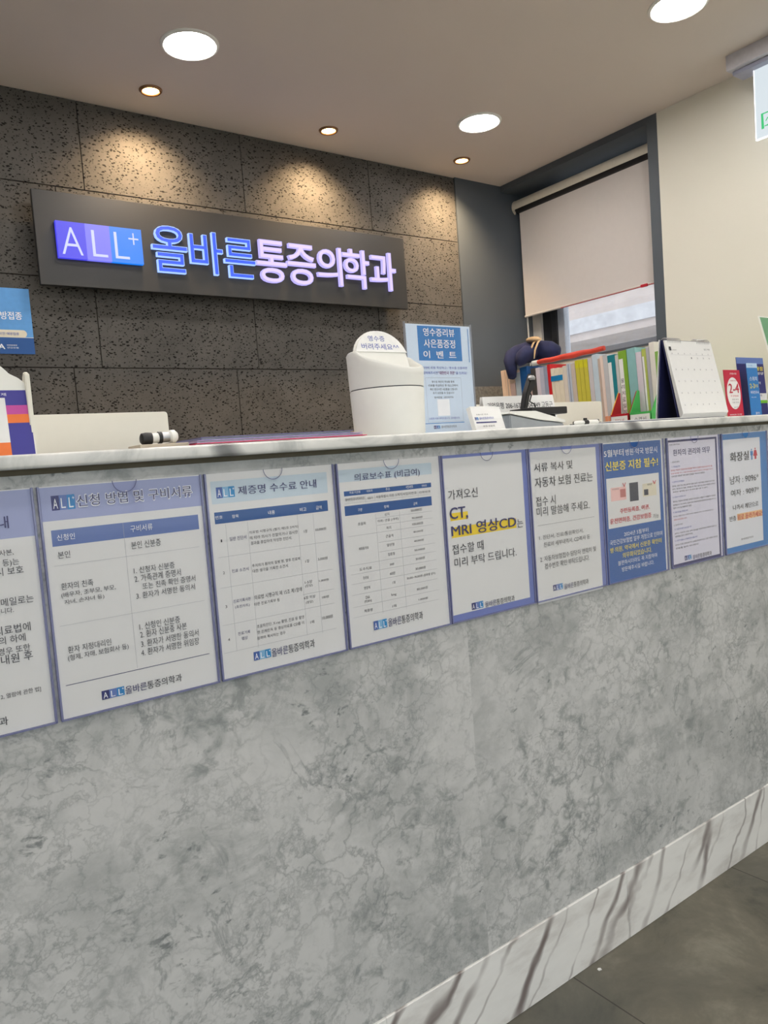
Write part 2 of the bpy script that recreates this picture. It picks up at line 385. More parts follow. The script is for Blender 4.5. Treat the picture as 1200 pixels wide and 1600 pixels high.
FRM = plain('aluminium_mullion', (180, 182, 184), .4)
mb = MB()
for x in (-2.2, -1.02, .16, 1.34, 2.56): mb.box(x, x + .04, YF - .07, YF - .02, .05, 2.31, FRM)
for z in (.05, 1.98, 2.27): mb.box(-2.16, 2.56, YF - .065, YF - .025, z, z + .04, FRM)
win2 = struct(mb, 'window_2')
mb = MB(); mb.box(-2.16, 2.56, YF - .048, YF - .042, .09, 2.27, clear('shopfront_glass', tint=(224, 226, 226), gloss=.02)); mb.build('pane', win2)
mb = MB(); mb.box(-14, 14, -16, YF - .11, -.2, -.1, plain('pavement_grey', (150, 148, 142), .9)); o = mb.build('pavement'); o['kind'] = 'structure'
# window
DARKF = plain('dark_window_frame', (30, 33, 38), .4); SASH = plain('grey_window_sash', (150, 156, 166), .45); PALEF = plain('pale_window_strip', (205, 200, 192), .5)
def mesh_screen():
    t = NT('insect_screen'); tr = t.n('BsdfTransparent', Color=(1, 1, 1, 1)); df = t.n('BsdfTranslucent', Color=lin((225, 228, 238))); gl = t.n('BsdfDiffuse', Color=lin((190, 192, 200)))
    nz = t.n('TexNoise', Vector=t.coord(), Scale=38.0, Detail=5.0)
    a = t.n('MixShader', Fac=.4); t.t.links.new(df.outputs[0], a.inputs[1]); t.t.links.new(gl.outputs[0], a.inputs[2])
    m = t.n('MixShader', Fac=t.ramp(nz.outputs[0], [(.3, (.10, .10, .10, 1)), (.7, (.26, .26, .26, 1))])); t.t.links.new(tr.outputs[0], m.inputs[1]); t.t.links.new(a.outputs[0], m.inputs[2])
    t.t.links.new(m.outputs[0], t.out.inputs[0]); return t.m
GLASS = clear('window_glass', gloss=.02)
mb = MB()
mb.box(2.94, 2.99, 1.60, YB - .006, 1.4955, 2.357, PALEF); mb.box(2.955, 2.995, 1.53, 1.60, 1.4955, 2.357, DARKF); mb.box(2.935, 2.985, 1.493, 1.53, 1.4955, 2.357, DARKF, .003)
mb.box(2.94, 2.98, 1.452, 1.493, 1.4955, 2.357, SASH, .003); mb.box(2.94, 2.98, .829, 1.452, 1.4955, 1.545, SASH, .003); mb.box(2.94, 2.98, .829, .86, 1.545, 2.357, SASH, .003); mb.box(2.94, 2.98, .86, 1.452, 2.31, 2.357, SASH, .003)
win = struct(mb, 'window_1')
mb = MB(); mb.box(2.966, 2.970, .86, 1.452, 1.545, 2.31, GLASS); mb.build('pane', win)
mb = MB(); mb.add([(2.953, .86, 1.545), (2.953, 1.452, 1.545), (2.953, 1.452, 2.31), (2.953, .86, 2.31)], [(0, 1, 2, 3)], mesh_screen()); mb.build('insect_screen', win)
# outside the window: eaves beam under a canopy, a pink brick house across the lane
OUTB = plain('outdoor_concrete', (160, 161, 165), .9, .15, 12); OUTC = plain('outdoor_soffit', (158, 148, 143), .9, .1, 6)
mb = MB(); mb.box(4.5, 4.75, 1.2, 4.6, 1.908, 2.012, OUTB); mb.box(4.52, 4.73, 1.2, 4.6, 1.853, 1.908, OUTC); t0 = mb.build('canopy_beam'); tag(t0, 'grey concrete eaves beam seen through the window', 'beam')
mb = MB(); mb.box(4.60, 6.9, 1.0, 6.0, 2.06, 2.16, OUTC); mb.box(4.5, 4.6, 1.2, 4.6, 2.012, 2.10, OUTC); t0 = mb.build('canopy'); tag(t0, 'pale pinkish canopy above the grey beam outside the window', 'canopy')
def brickpink():
    t = NT('pink_brick'); br = t.n('TexBrick', Vector=t.coord((1, 1, 1), (math.pi / 2, 0, math.pi / 2)), Scale=6.0)
    br.inputs['Color1'].default_value = lin((214, 184, 174)); br.inputs['Color2'].default_value = lin((206, 174, 164)); br.inputs['Mortar'].default_value = lin((196, 182, 175))
    t.set(Base_Color=br.outputs[0], Roughness=.9); return t.m
hs = thing('house', 'pink brick house across the lane, low behind the window glass', 'house', (9.0, 5.0, 0))
mb = MB(); mb.box(9, 12, 2.6, 6.25, 0, 2.57, brickpink()); mb.build('house_wall', hs)
mb = MB(); mb.box(8.85, 12.1, 2.5, 6.3, 2.57, 2.62, OUTC); mb.build('roof', hs)
mb = MB(); mb.box(8.95, 9.0, 5.05, 5.4, 1.7, 2.5, plain('outdoor_white', (225, 228, 232), .6)); mb.build('window_frame', hs)
mb = MB(); mb.box(3.1, 14, -4, 12, -.2, -.1, plain('outdoor_ground', (150, 148, 142), .9)); o = mb.build('ground'); o['kind'] = 'structure'

# ---------------------------------------------------------------- ceiling lights
LEDW = glow('led_diffuser', (255, 249, 243), LED_POWER); BULB = glow('warm_bulb', (255, 196, 120), 30.0)
BRONZE = plain('bronze_trim', (150, 112, 80), .35, .03, 40, .6)
lamp_labels = {(1, 0): 'large round white ceiling downlight above the signboard, farthest left in view', (2, 0): 'round white ceiling downlight midway between stone wall and window blind', (2, 1): 'round white ceiling downlight at the top, nearest the exit sign'}
base_led = None
for ix, x in enumerate((-.2, .986, 2.17)):
    for iy, y in enumerate((1.166, .302, -.56, -1.42, -2.3)):
        lab = lamp_labels.get((ix, iy), 'round white ceiling downlight outside the picture')
        if base_led is None:
            b = thing('ceiling_downlight', lab, 'ceiling light', (x, y, HC), 'round white downlights'); base_led = b
            mb = MB(); mb.lathe([(.0745, HC - .001), (.0745, HC - .005), (.079, HC - .007), (.086, HC - .004), (.087, HC - .0002)], x, y, WHITE, 48); mb.build('trim_ring', b, 40)
            mb = MB(); mb.lathe([(.0746, HC - .0003), (.0746, HC - .0038), (.05, HC - .0042), (.0001, HC - .0043)], x, y, LEDW, 48); mb.build('diffuser', b, 60)
        else:
            b = base_led.copy(); COL.objects.link(b); b.location = (x, y, HC); b['label'] = lab
            for ch in base_led.children:
                c = ch.copy(); COL.objects.link(c); c.parent = b
spot_labels = ['small warm spotlight above the left part of the signboard', 'small warm spotlight above the right part of the signboard', 'small warm spotlight near the corner by the grey end panel']
for i, x in enumerate((.974, 1.672, 2.362)):
    y = 1.484
    b = thing('wall_spotlight', spot_labels[i], 'spotlight', (x, y, HC), 'warm wall-washer spotlights')
    mb = MB(); mb.lathe([(.026, HC - .001), (.028, HC - .006), (.034, HC - .007), (.0375, HC - .003), (.038, HC - .0002)], x, y, BRONZE, 32); mb.build('bezel', b, 40)
    mb = MB(); mb.lathe([(.026, HC - .0003), (.026, HC - .003), (.012, HC - .0045), (.0001, HC - .005)], x, y, BULB, 24); mb.build('bulb', b, 60)
    l = bpy.data.lights.new('spot_beam', 'SPOT'); l.energy = SPOT_POWER; l.color = (1.0, .70, .40); l.spot_size = math.radians(112); l.spot_blend = 1.0; l.shadow_soft_size = .02
    lo = bpy.data.objects.new('spot_beam', l); COL.objects.link(lo); lo.parent = b; lo.location = (0, 0, -.012); lo.rotation_euler = (math.radians(22), 0, 0)

# ---------------------------------------------------------------- reception counter
rc = thing('reception_counter', 'long reception counter with grey marble front and white marble top', 'counter', (.6, .2, 0))
for a, b in ((-1.6, -.28), (-.28, .905), (.905, 2.09), (2.09, XR - .002)):
    mb = MB(); mb.box(a, b, 0, .05, .1555, 1.1185, GREYM); mb.build('front_panel', rc)
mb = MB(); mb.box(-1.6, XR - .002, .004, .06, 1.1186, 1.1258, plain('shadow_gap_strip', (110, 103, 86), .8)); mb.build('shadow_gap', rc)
mb = MB()
for a, b in ((-1.6, -.45), (-.45, .66), (.66, 1.32), (1.32, XR - .002)): mb.box(a, b, -.004, .06, 0, .1552, PLINTH, .0015, 1)
mb.build('plinth', rc)
mb = MB(); mb.box(-1.6, XR - .002, -.025, .40, 1.126, CZ, TOPM, .004, 3); mb.build('countertop', rc, 35)
mb = MB(); mb.box(-1.6, -1.54, .06, .38, 0, 1.1255, GREYM); mb.build('end_panel', rc)
sc = thing('side_counter', 'white return counter under the window carrying the row of files', 'counter', (2.55, 1.0, 0))
mb = MB(); mb.box(2.40, XR - .002, .402, YB - .008, 0, 1.115, WHITE, .002); mb.build('cabinet_body', sc)
mb = MB(); mb.box(2.385, XR - .002, .402, YB - .008, 1.115, 1.135, WHITE, .003); mb.build('worktop', sc)
dk = thing('staff_desk', 'low cream staff desk hidden behind the reception counter', 'desk', (.8, .65, 0))
mb = MB(); mb.box(-1.0, 2.36, .402, .98, .70, .725, CREAM, .002); mb.build('desk_top', dk)
for x in (-.97, .7, 2.3):
    mb = MB(); mb.box(x, x + .03, .42, .96, 0, .6995, CREAM); mb.build('desk_leg', dk)
mb = MB(); mb.box(2.405, 2.70, 1.585, YB - .0065, 1.1355, 1.405, plain('speckled_stone', (120, 118, 112), .35, .3, 90)); o = struct(mb, 'trim_3')

# ---------------------------------------------------------------- signboard
sg = thing('signboard', 'dark illuminated clinic signboard on the stone wall', 'sign', (1.344, 1.6, 1.747))
mb = MB(); mb.box(.592, 2.096, 1.601, 1.622, 1.747, 2.05, DKSIGN, .001, 1); mb.build('backing_panel', sg)
mb = MB(); mb.box(.66, 2.03, 1.622, YB - .0005, 1.79, 2.0, BLACK); mb.build('mounting_rail', sg)
BF, BR = glow('blue_letter_face', (8, 78, 240), 1.1), glow('blue_letter_rim', (150, 182, 255), 1.25)
WF, WR = glow('lilac_letter_face', (232, 212, 250), .86), glow('lilac_letter_rim', (186, 176, 255), 1.0)
LB = [glow('logo_indigo', (72, 70, 240), .85), glow('logo_violet', (120, 120, 250), .95), glow('logo_blue', (4, 126, 250), .95)]
LW = glow('logo_letter_glow', (190, 196, 255), 1.1)
yf = 1.585
mb = MB()
for i, (a, b) in enumerate(((.652, .743), (.743, .823), (.823, .931))): mb.box(a, b, yf, 1.6005, 1.834, 1.952, LB[i])
lg = mb.build('logo_tile', sg)
mb = MB()
for ch, a, b, c, d in (('A', .665, .731, 1.846, 1.934), ('L', .762, .811, 1.847, 1.933), ('L', .836, .884, 1.847, 1.935), ('+', .885, .919, 1.898, 1.937)):
    mb.text(ch, (0, yf - .0006, 0), X_, Z_, a, c, b, d, LW, -1)
mb.build('logo_lettering', lg)
for ch, a, b, c, d, f, r in (('올', .966, 1.095, 1.815, 1.978, BF, BR), ('바', 1.104, 1.232, 1.820, 1.974, BF, BR), ('른', 1.236, 1.363, 1.817, 1.962, BF, BR),
                             ('통', 1.367, 1.499, 1.810, 1.970, WF, WR), ('증', 1.500, 1.630, 1.810, 1.968, WF, WR), ('의', 1.636, 1.756, 1.818, 1.972, WF, WR), ('학', 1.760, 1.893, 1.815, 1.974, WF, WR), ('과', 1.896, 2.032, 1.816, 1.976, WF, WR)):
    mb = MB(); mb.text(ch, (0, 1.6005, 0), X_, Z_, a, c, b, d, r, 1, -Y_, .014)
    o = mb.build('channel_letter', sg); o['label'] = 'glowing blue syllable letter' if f is BF else 'glowing lilac white syllable letter'
    mb = MB(); mb.text(ch, (0, 1.5858, 0), X_, Z_, a + .0025, c + .0025, b - .0025, d - .0025, f, 0); mb.build('letter_face', o)

# ---------------------------------------------------------------- notices in acrylic sleeves along the counter front
POSTERS = {
1: [
  ('r', 2, 2, 216, 61.1, 'lav'),
  ('t', '안내', None, 33.1, 187.4, 48.1, 'n', 2),
  ('t', '기록 사본,', None, 74.1, 189.4, 82.1, 'k', 0),
  ('t', '차트 등)는', None, 86.1, 194.4, 96.1, 'k', 0),
  ('t', '반드시 보호', None, 96.1, 198.4, 106.1, 'k', 0),
  ('t', '또한 이메일로는', None, 134.1, 206.4, 144.1, 'k', 0),
  ('t', '없습니다.', None, 146.1, 182.4, 153.1, 'k', 0),
  ('t', '또는 의료법에', None, 168.1, 199.4, 179.1, 'k', 0),
  ('t', '동의 하에', None, 181.1, 192.4, 191.1, 'k', 0),
  ('t', '경우 또한', None, 195.1, 196.4, 204.1, 'k', 0),
  ('t', '직접 내원 후', None, 204.1, 198.4, 216.1, 'k', 0),
  ('t', '제 2, 열람에 관한 법]', None, 252.1, 203.4, 259.1, 'k', 0),
  ('t', '의학과', None, 280.1, 162.4, 291.1, 'k', 1),
],
2: [
  ('r', 2, 2, 216, 45.1, 'lav'),
  ('l', 15.8, 13.1, 44.6, 32.1, 0),
  ('t', '신청 방법 및 구비서류', 46.8, 15.1, 202.9, 30.1, 'no', 1),
  ('r', 11.8, 57.1, 209.2, 78.1, 'bar1'),
  ('t', '신청인', 17.8, 63.1, 39.8, 71.1, 'w', 0),
  ('t', '구비서류', 111.8, 62.1, 142.2, 71.1, 'w', 0),
  ('t', '본인', 16.8, 85.1, 31.8, 94.1, 'k', 0),
  ('t', '본인 신분증', 110.8, 84.1, 151.5, 94.1, 'k', 0),
  ('t', '환자의 친족', 16.8, 126.1, 56.6, 135.1, 'k', 0),
  ('t', '(배우자, 조부모, 부모,', 15.8, 138.1, 84.7, 146.1, 'k', 0),
  ('t', '자녀, 손자녀 등)', 18.8, 148.1, 68.7, 155.1, 'k', 0),
  ('t', '1. 신청자 신분증', 110.8, 119.1, 168.0, 128.1, 'k', 0),
  ('t', '2. 가족관계 증명서', 110.8, 130.1, 176.0, 140.1, 'k', 0),
  ('t', '또는 친족 확인 증명서', 120.8, 142.1, 196.3, 151.1, 'k', 0),
  ('t', '3. 환자가 서명한 동의서', 110.8, 154.1, 194.5, 163.1, 'k', 0),
  ('t', '환자 지정대리인', 16.8, 209.1, 71.8, 218.1, 'k', 0),
  ('t', '(형제, 자매, 보험회사 등)', 15.8, 220.1, 93.7, 229.1, 'k', 0),
  ('t', '1. 신청인 신분증', 110.8, 196.1, 168.2, 206.1, 'k', 0),
  ('t', '2. 환자 신분증 사본', 110.8, 207.1, 177.0, 217.1, 'k', 0),
  ('t', '3. 환자가 서명한 동의서', 110.8, 220.1, 193.5, 230.1, 'k', 0),
  ('t', '4. 환자가 서명한 위임장', 109.8, 232.1, 193.2, 242.1, 'k', 0),
  ('r', 10.8, 102.9, 206.7, 103.3, 'g'),
  ('r', 9.8, 180.9, 207.3, 181.3, 'g'),
  ('r', 9.8, 258.7, 207.0, 259.5, 'n'),
  ('r', 102.6, 57.1, 103.0, 257.1, 'g'),
  ('l', 52.8, 277.1, 82.7, 289.1, 0),
  ('t', '올바른통증의학과', 83.8, 278.1, 162.9, 289.1, '2', 1),
],
3: [
  ('r', 8.7, 12.1, 205.6, 45.1, 'pale'),
  ('l', 16.7, 21.1, 45.7, 37.1, 1),
  ('t', '제증명 수수료 안내', 50.7, 22.1, 184.8, 35.1, 'n', 1),
  ('r', 10.7, 57.1, 203.4, 74.1, 'bar2'),
  ('t', '번호', 11.7, 62.1, 22.8, 67.1, 'w', 0),
  ('t', '항목', 37.7, 63.1, 48.1, 68.1, 'w', 0),
  ('t', '내용', 96.7, 63.1, 107.9, 69.1, 'w', 0),
  ('t', '비고', 151.7, 64.1, 163.3, 70.1, 'w', 0),
  ('t', '금액', 180.7, 64.1, 191.4, 70.1, 'w', 0),
  ('r', 26.5, 76.1, 26.9, 265.1, 'g'),
  ('r', 61.5, 76.1, 61.9, 267.1, 'g'),
  ('r', 146.5, 75.1, 146.9, 265.1, 'g'),
  ('r', 174.5, 76.1, 174.9, 267.1, 'g'),
  ('r', 10.7, 122.9, 202.3, 123.3, 'g'),
  ('r', 9.7, 167.9, 202.9, 168.3, 'g'),
  ('r', 7.7, 222.9, 201.1, 223.3, 'g'),
  ('r', 6.7, 263.9, 201.2, 264.3, 'g'),
  ('r', 144.7, 199.9, 202.4, 200.3, 'g'),
  ('t', '1', 16.7, 97.1, 18.8, 101.1, 'k', 0),
  ('t', '일반 진단서', 30.7, 95.1, 57.6, 101.1, 'n', 0),
  ('t', '의료법 시행규칙 (별지 제5호 2서식)', 62.7, 90.1, 146.4, 95.1, 'k', 0),
  ('t', '에 따라 의사가 진찰하거나 검사한', 62.7, 98.1, 144.8, 103.1, 'k', 0),
  ('t', '결과를 종합하여 작성한 진단서.', 63.7, 106.1, 133.5, 111.1, 'k', 0),
  ('t', '1장', 155.7, 99.1, 162.0, 104.1, 'k', 0),
  ('t', '10,000원', 176.7, 99.1, 196.1, 104.1, 'k', 0),
  ('t', '2', 15.7, 144.1, 18.3, 148.1, 'k', 0),
  ('t', '진료 소견서', 29.7, 143.1, 56.5, 148.1, 'n', 0),
  ('t', '주치의가 환자의 질병 명, 향후 진료에', 62.7, 140.1, 144.7, 145.1, 'k', 0),
  ('t', '대한 생각을 기록한 소견서.', 62.7, 148.1, 123.9, 153.1, 'k', 0),
  ('t', '1장', 153.7, 146.1, 161.0, 151.1, 'k', 0),
  ('t', '3,000원', 176.7, 146.1, 194.5, 151.1, 'k', 0),
  ('t', '3', 14.7, 194.1, 17.2, 198.1, 'k', 0),
  ('t', '진료기록사본', 27.7, 188.1, 55.8, 193.1, 'n', 0),
  ('t', '(초진차트)', 29.7, 197.1, 53.1, 202.1, 'n', 0),
  ('t', '의료법 시행규칙 제 15조 제1항에', 61.7, 187.1, 143.5, 194.1, 'k', 0),
  ('t', '따른 진료기록부 등', 60.7, 198.1, 103.6, 203.1, 'k', 0),
  ('t', '1-5장', 149.7, 179.1, 163.0, 184.1, 'k', 0),
  ('t', '(장당)', 149.7, 185.1, 163.1, 190.1, 'k', 0),
  ('t', '1,000원', 175.7, 181.1, 193.2, 185.1, 'k', 0),
  ('t', '6장 이상', 145.7, 203.1, 166.6, 208.1, 'k', 0),
  ('t', '(장당)', 148.7, 211.1, 161.8, 216.1, 'k', 0),
  ('t', '100원', 178.7, 208.1, 191.2, 212.1, 'k', 0),
  ('t', '4', 13.7, 243.1, 17.1, 247.1, 'k', 0),
  ('t', '진료기록', 30.7, 237.1, 50.3, 242.1, 'n', 0),
  ('t', '영상', 35.7, 245.1, 45.4, 250.1, 'n', 0),
  ('t', '초음파진단, X-ray 촬영, 진료 등 촬영', 61.7, 232.1, 143.1, 238.1, 'k', 0),
  ('t', '한 진체판독 등 영상자료를 CD를 이', 61.7, 241.1, 142.4, 246.1, 'k', 0),
  ('t', '용하여 복사하는 경우', 60.7, 250.1, 108.6, 255.1, 'k', 0),
  ('t', '1매', 153.7, 243.1, 160.8, 248.1, 'k', 0),
  ('t', '10,000원', 175.7, 240.1, 195.6, 246.1, 'k', 0),
  ('l', 52.7, 272.1, 81.3, 285.1, 1),
  ('t', '올바른통증의학과', 82.7, 273.1, 158.4, 286.1, '2', 1),
],
4: [
  ('r', 1.1, 11.1, 198.3, 31.1, 'pale'),
  ('t', '의료보수표 (비급여)', 34.1, 19.1, 170.7, 33.1, 'n', 0),
  ('r', 12.1, 46.1, 195.1, 54.1, 'bar2'),
  ('r', 11.1, 70.1, 193.8, 86.1, 'bar2'),
  ('t', '의료기관명', 22.1, 47.1, 43.3, 51.1, 'w', 0),
  ('t', '대표자', 56.1, 47.1, 68.1, 51.1, 'w', 0),
  ('t', '주소', 95.1, 47.1, 104.2, 52.1, 'w', 0),
  ('t', '사업자번호', 138.1, 47.1, 153.8, 52.1, 'w', 0),
  ('t', '전화번호', 173.1, 48.1, 184.3, 52.1, 'w', 0),
  ('t', '구분', 36.1, 76.1, 44.7, 81.1, 'w', 0),
  ('t', '항목', 89.1, 76.1, 99.4, 81.1, 'w', 0),
  ('t', '금액', 152.1, 77.1, 160.1, 82.1, 'w', 0),
  ('t', '올바른통증의학과의원', 13.1, 57.1, 50.7, 62.1, 'k', 0),
  ('t', '대표자', 57.1, 59.1, 67.9, 63.1, 'k', 0),
  ('t', '서울특별시 의원 소재지', 74.1, 58.1, 128.3, 63.1, 'k', 0),
  ('t', '사업자번호', 130.1, 58.1, 160.8, 63.1, 'k', 0),
  ('t', '전화번호', 166.1, 59.1, 192.1, 63.1, 'k', 0),
  ('r', 12.1, 65.9, 193.2, 66.3, 'g'),
  ('r', 52.9, 56.1, 53.3, 68.1, 'g'),
  ('r', 71.9, 56.1, 72.3, 67.1, 'g'),
  ('r', 129.9, 57.1, 130.3, 69.1, 'g'),
  ('r', 163.9, 57.1, 164.3, 69.1, 'g'),
  ('r', 70.9, 88.1, 71.3, 257.1, 'g'),
  ('r', 120.9, 88.1, 121.3, 259.1, 'g'),
  ('r', 13.1, 119.9, 194.2, 120.3, 'g'),
  ('r', 12.1, 167.9, 194.7, 168.3, 'g'),
  ('r', 13.1, 182.9, 194.8, 183.3, 'g'),
  ('r', 13.1, 198.9, 195.3, 199.3, 'g'),
  ('r', 12.1, 216.9, 195.1, 217.3, 'g'),
  ('r', 12.1, 236.9, 195.8, 237.3, 'g'),
  ('r', 11.1, 253.9, 194.3, 254.3, 'g'),
  ('r', 71.1, 95.9, 192.8, 96.3, 'g'),
  ('r', 72.1, 107.9, 193.2, 108.3, 'g'),
  ('r', 73.1, 136.9, 194.1, 137.3, 'g'),
  ('r', 73.1, 152.9, 194.1, 153.3, 'g'),
  ('t', '초음파', 34.1, 99.1, 49.9, 104.1, 'k', 0),
  ('t', '체외충격파', 32.1, 140.1, 51.6, 145.1, 'k', 0),
  ('t', '도수치료', 30.1, 174.1, 54.9, 179.1, 'k', 0),
  ('t', '증식치료', 36.1, 189.1, 47.0, 194.1, 'k', 0),
  ('t', '영양제', 36.1, 206.1, 48.4, 211.1, 'k', 0),
  ('t', 'DNA', 38.1, 222.1, 46.2, 227.1, 'k', 0),
  ('t', '(PDRN)', 35.1, 229.1, 49.8, 234.1, 'k', 0),
  ('t', '제증명', 33.1, 244.1, 49.7, 249.1, 'k', 0),
  ('t', '상지', 89.1, 89.1, 99.0, 94.1, 'k', 0),
  ('t', '어깨 / 관절 (1부위)', 74.1, 99.1, 117.6, 104.1, 'k', 0),
  ('t', '하지', 91.1, 112.1, 100.5, 117.1, 'k', 0),
  ('t', '근골격', 88.1, 126.1, 103.7, 131.1, 'k', 0),
  ('t', '일반형', 89.1, 141.1, 104.6, 146.1, 'k', 0),
  ('t', '집중형', 90.1, 157.1, 104.1, 162.1, 'k', 0),
  ('t', '30분', 92.1, 175.1, 101.5, 179.1, 'k', 0),
  ('t', '60분', 91.1, 190.1, 102.4, 195.1, 'k', 0),
  ('t', '1회', 95.1, 206.1, 100.9, 211.1, 'k', 0),
  ('t', '5mg', 90.1, 227.1, 101.2, 232.1, 'k', 0),
  ('t', '1매', 91.1, 246.1, 99.4, 251.1, 'k', 0),
  ('t', '50,000원', 145.1, 88.1, 169.9, 93.1, 'k', 0),
  ('t', '70,000원', 146.1, 102.1, 169.8, 106.1, 'k', 0),
  ('t', '100,000원', 146.1, 112.1, 170.2, 117.1, 'k', 0),
  ('t', '80,000원', 148.1, 126.1, 169.0, 130.1, 'k', 0),
  ('t', '60,000원', 148.1, 142.1, 169.0, 146.1, 'k', 0),
  ('t', '50,000원', 147.1, 158.1, 170.0, 162.1, 'k', 0),
  ('t', '20,000원', 148.1, 173.1, 168.5, 178.1, 'k', 0),
  ('t', '30,000원', 146.1, 190.1, 168.8, 195.1, 'k', 0),
  ('t', '30,000~70,000원 (종류별 상이)', 126.1, 204.1, 189.9, 209.1, 'k', 0),
  ('t', '80,000원', 146.1, 226.1, 170.3, 231.1, 'k', 0),
  ('t', '1,000원', 148.1, 245.1, 168.7, 249.1, 'k', 0),
  ('l', 50.1, 267.1, 77.6, 282.1, 1),
  ('t', '올바른통증의학과', 80.1, 268.1, 155.1, 282.1, '2', 1),
],
5: [
  ('r', 2, 2, 216, 302, 'frm'),
  ('r', 4.2, 6.1, 204.2, 290.1, 'pap'),
  ('t', '가져오신', 11.2, 63.1, 82.8, 81.1, 'k', 0),
  ('r', 13.2, 105.1, 56.1, 119.1, 'yel'),
  ('r', 14.2, 131.1, 178.6, 150.1, 'yel'),
  ('t', 'CT,', 12.2, 95.1, 54.9, 119.1, 'n', 2),
  ('t', 'MRI 영상CD', 13.2, 125.1, 177.2, 148.1, 'n', 2),
  ('t', '는', 180.2, 134.1, 196.3, 150.1, 'k', 0),
  ('t', '접수할 때', 12.2, 162.1, 89.0, 180.1, 'k', 0),
  ('t', '미리 부탁 드립니다.', 15.2, 187.1, 173.4, 204.1, 'k', 0),
  ('l', 50.2, 275.1, 79.3, 288.1, 0),
  ('t', '올바른통증의학과', 83.2, 278.1, 160.7, 289.1, '2', 1),
],
6: [
  ('r', 2, 2, 216, 302, 'frm'),
  ('r', 4.1, 7.1, 204.1, 309.1, 'pap'),
  ('t', '서류 복사 및', 14.1, 30.1, 127.4, 47.1, 'k', 1),
  ('t', '자동차 보험 진료는', 14.1, 58.1, 189.0, 78.1, 'k', 1),
  ('t', '접수 시', 14.1, 96.1, 70.8, 115.1, 'k', 0),
  ('t', '미리 말씀해 주세요.', 14.1, 117.1, 174.6, 135.1, 'k', 0),
  ('t', '1. 진단서, 진료/통원확인서,', 17.1, 173.1, 150.0, 182.1, 'k', 0),
  ('t', '진료비 세부내역서, CD복사 등', 29.1, 188.1, 169.3, 198.1, 'k', 0),
  ('t', '2. 자동차보험접수 담당자 연락처 및', 16.1, 215.1, 187.3, 226.1, 'k', 0),
  ('t', '접수번호 확인 부탁드립니다.', 28.1, 230.1, 164.1, 242.1, 'k', 0),
  ('r', 15.1, 152.9, 188.5, 153.4, 'k'),
  ('l', 49.1, 277.1, 78.4, 289.1, 0),
  ('t', '올바른통증의학과', 82.1, 280.1, 157.5, 291.1, '2', 1),
],
7: [
  ('r', -1.5, 3.1, 210.5, 305.1, 'blue'),
  ('t', '5월부터', 6.5, 16.1, 72.7, 31.1, 'w', 2),
  ('t', '병원·약국 방문시', 79.5, 17.1, 195.2, 31.1, 'w', 0),
  ('t', '신분증 지참 필수!', 8.5, 41.1, 195.7, 61.1, 'ytx', 2),
  ('r', 10.5, 77.1, 198.3, 185.1, 'pap'),
  ('r', 23.5, 98.1, 76.6, 127.1, 'pink'),
  ('r', 88.5, 92.1, 119.9, 133.1, 'pass'),
  ('r', 135.5, 98.1, 186.8, 127.1, 'beige'),
  ('r', 55.5, 103.1, 74.6, 121.1, 'rose'),
  ('r', 140.5, 111.1, 156.2, 124.1, 'pass'),
  ('t', '주민등록증', 27.5, 100.1, 51.2, 103.1, 'k', 0),
  ('t', '면허증', 152.5, 99.1, 169.5, 103.1, 'k', 0),
  ('t', 'V', 63.5, 90.1, 76.1, 99.1, 'red', 0),
  ('t', 'V', 172.5, 93.1, 186.5, 102.1, 'red', 0),
  ('t', '주민등록증, 여권,', 50.5, 145.1, 156.8, 156.1, 'red', 2),
  ('t', '운전면허증, 건강보험증', 15.5, 164.1, 161.9, 176.1, 'red', 2),
  ('t', '가능', 167.5, 169.1, 190.0, 179.1, 'k', 0),
  ('t', '2024년 5월부터', 60.5, 197.1, 148.3, 207.1, 'w', 0),
  ('t', '국민건강보험법 일부 개정으로 인하여', 10.5, 210.1, 199.9, 221.1, 'w', 0),
  ('t', '병·의원, 약국에서 신분증 확인이', 10.5, 226.1, 195.6, 238.1, 'ytx', 1),
  ('t', '의무화되었습니다.', 51.5, 242.1, 157.2, 254.1, 'ytx', 1),
  ('t', '불편하시더라도 꼭 지참하여', 34.5, 258.1, 175.9, 268.1, 'w', 0),
  ('t', '방문해주시길 바랍니다.', 46.5, 273.1, 163.3, 283.1, 'w', 0),
],
8: [
  ('r', 2, 2, 216, 302, 'pl2'),
  ('r', 0.9, 6.1, 209.9, 303.1, 'n'),
  ('r', 7.9, 11.1, 202.9, 296.1, 'pl2'),
  ('t', '의료법 시행규칙 별표', 9.9, 15.1, 51.4, 18.1, 'k', 0),
  ('t', '환자의 권리와 의무', 23.9, 28.1, 178.1, 43.1, 'n', 1),
  ('t', '1. 환자의 권리', 13.9, 55.1, 46.4, 59.1, 'k', 0),
  ('t', '가. 진료받을 권리', 14.9, 66.1, 48.6, 70.1, 'b', 0),
  ('t', '환자는 자신의 건강보호와 증진을 위하여 적절한 보건의료서비스를', 11.9, 74.1, 184.0, 78.1, 'red', 0),
  ('t', '받을 권리를 갖고, 성별·나이·종교·신분 및 경제적 사정 등을 이유로', 12.9, 82.1, 186.0, 85.1, 'red', 0),
  ('t', '의료인은 정당한 사유 없이 진료를 거부하지 못한다.', 12.9, 88.1, 151.6, 92.1, 'k', 0),
  ('t', '나. 알권리 및 자기결정권', 14.9, 101.1, 62.7, 105.1, 'b', 0),
  ('t', '환자는 담당 의사 등으로부터 질병 상태, 치료 방법, 의학적 연구 대상', 14.9, 111.1, 192.2, 115.1, 'k', 0),
  ('t', '여부, 장기이식 여부, 부작용 등 예상 결과 및 진료 비용에 관하여', 14.9, 118.1, 193.6, 122.1, 'k', 0),
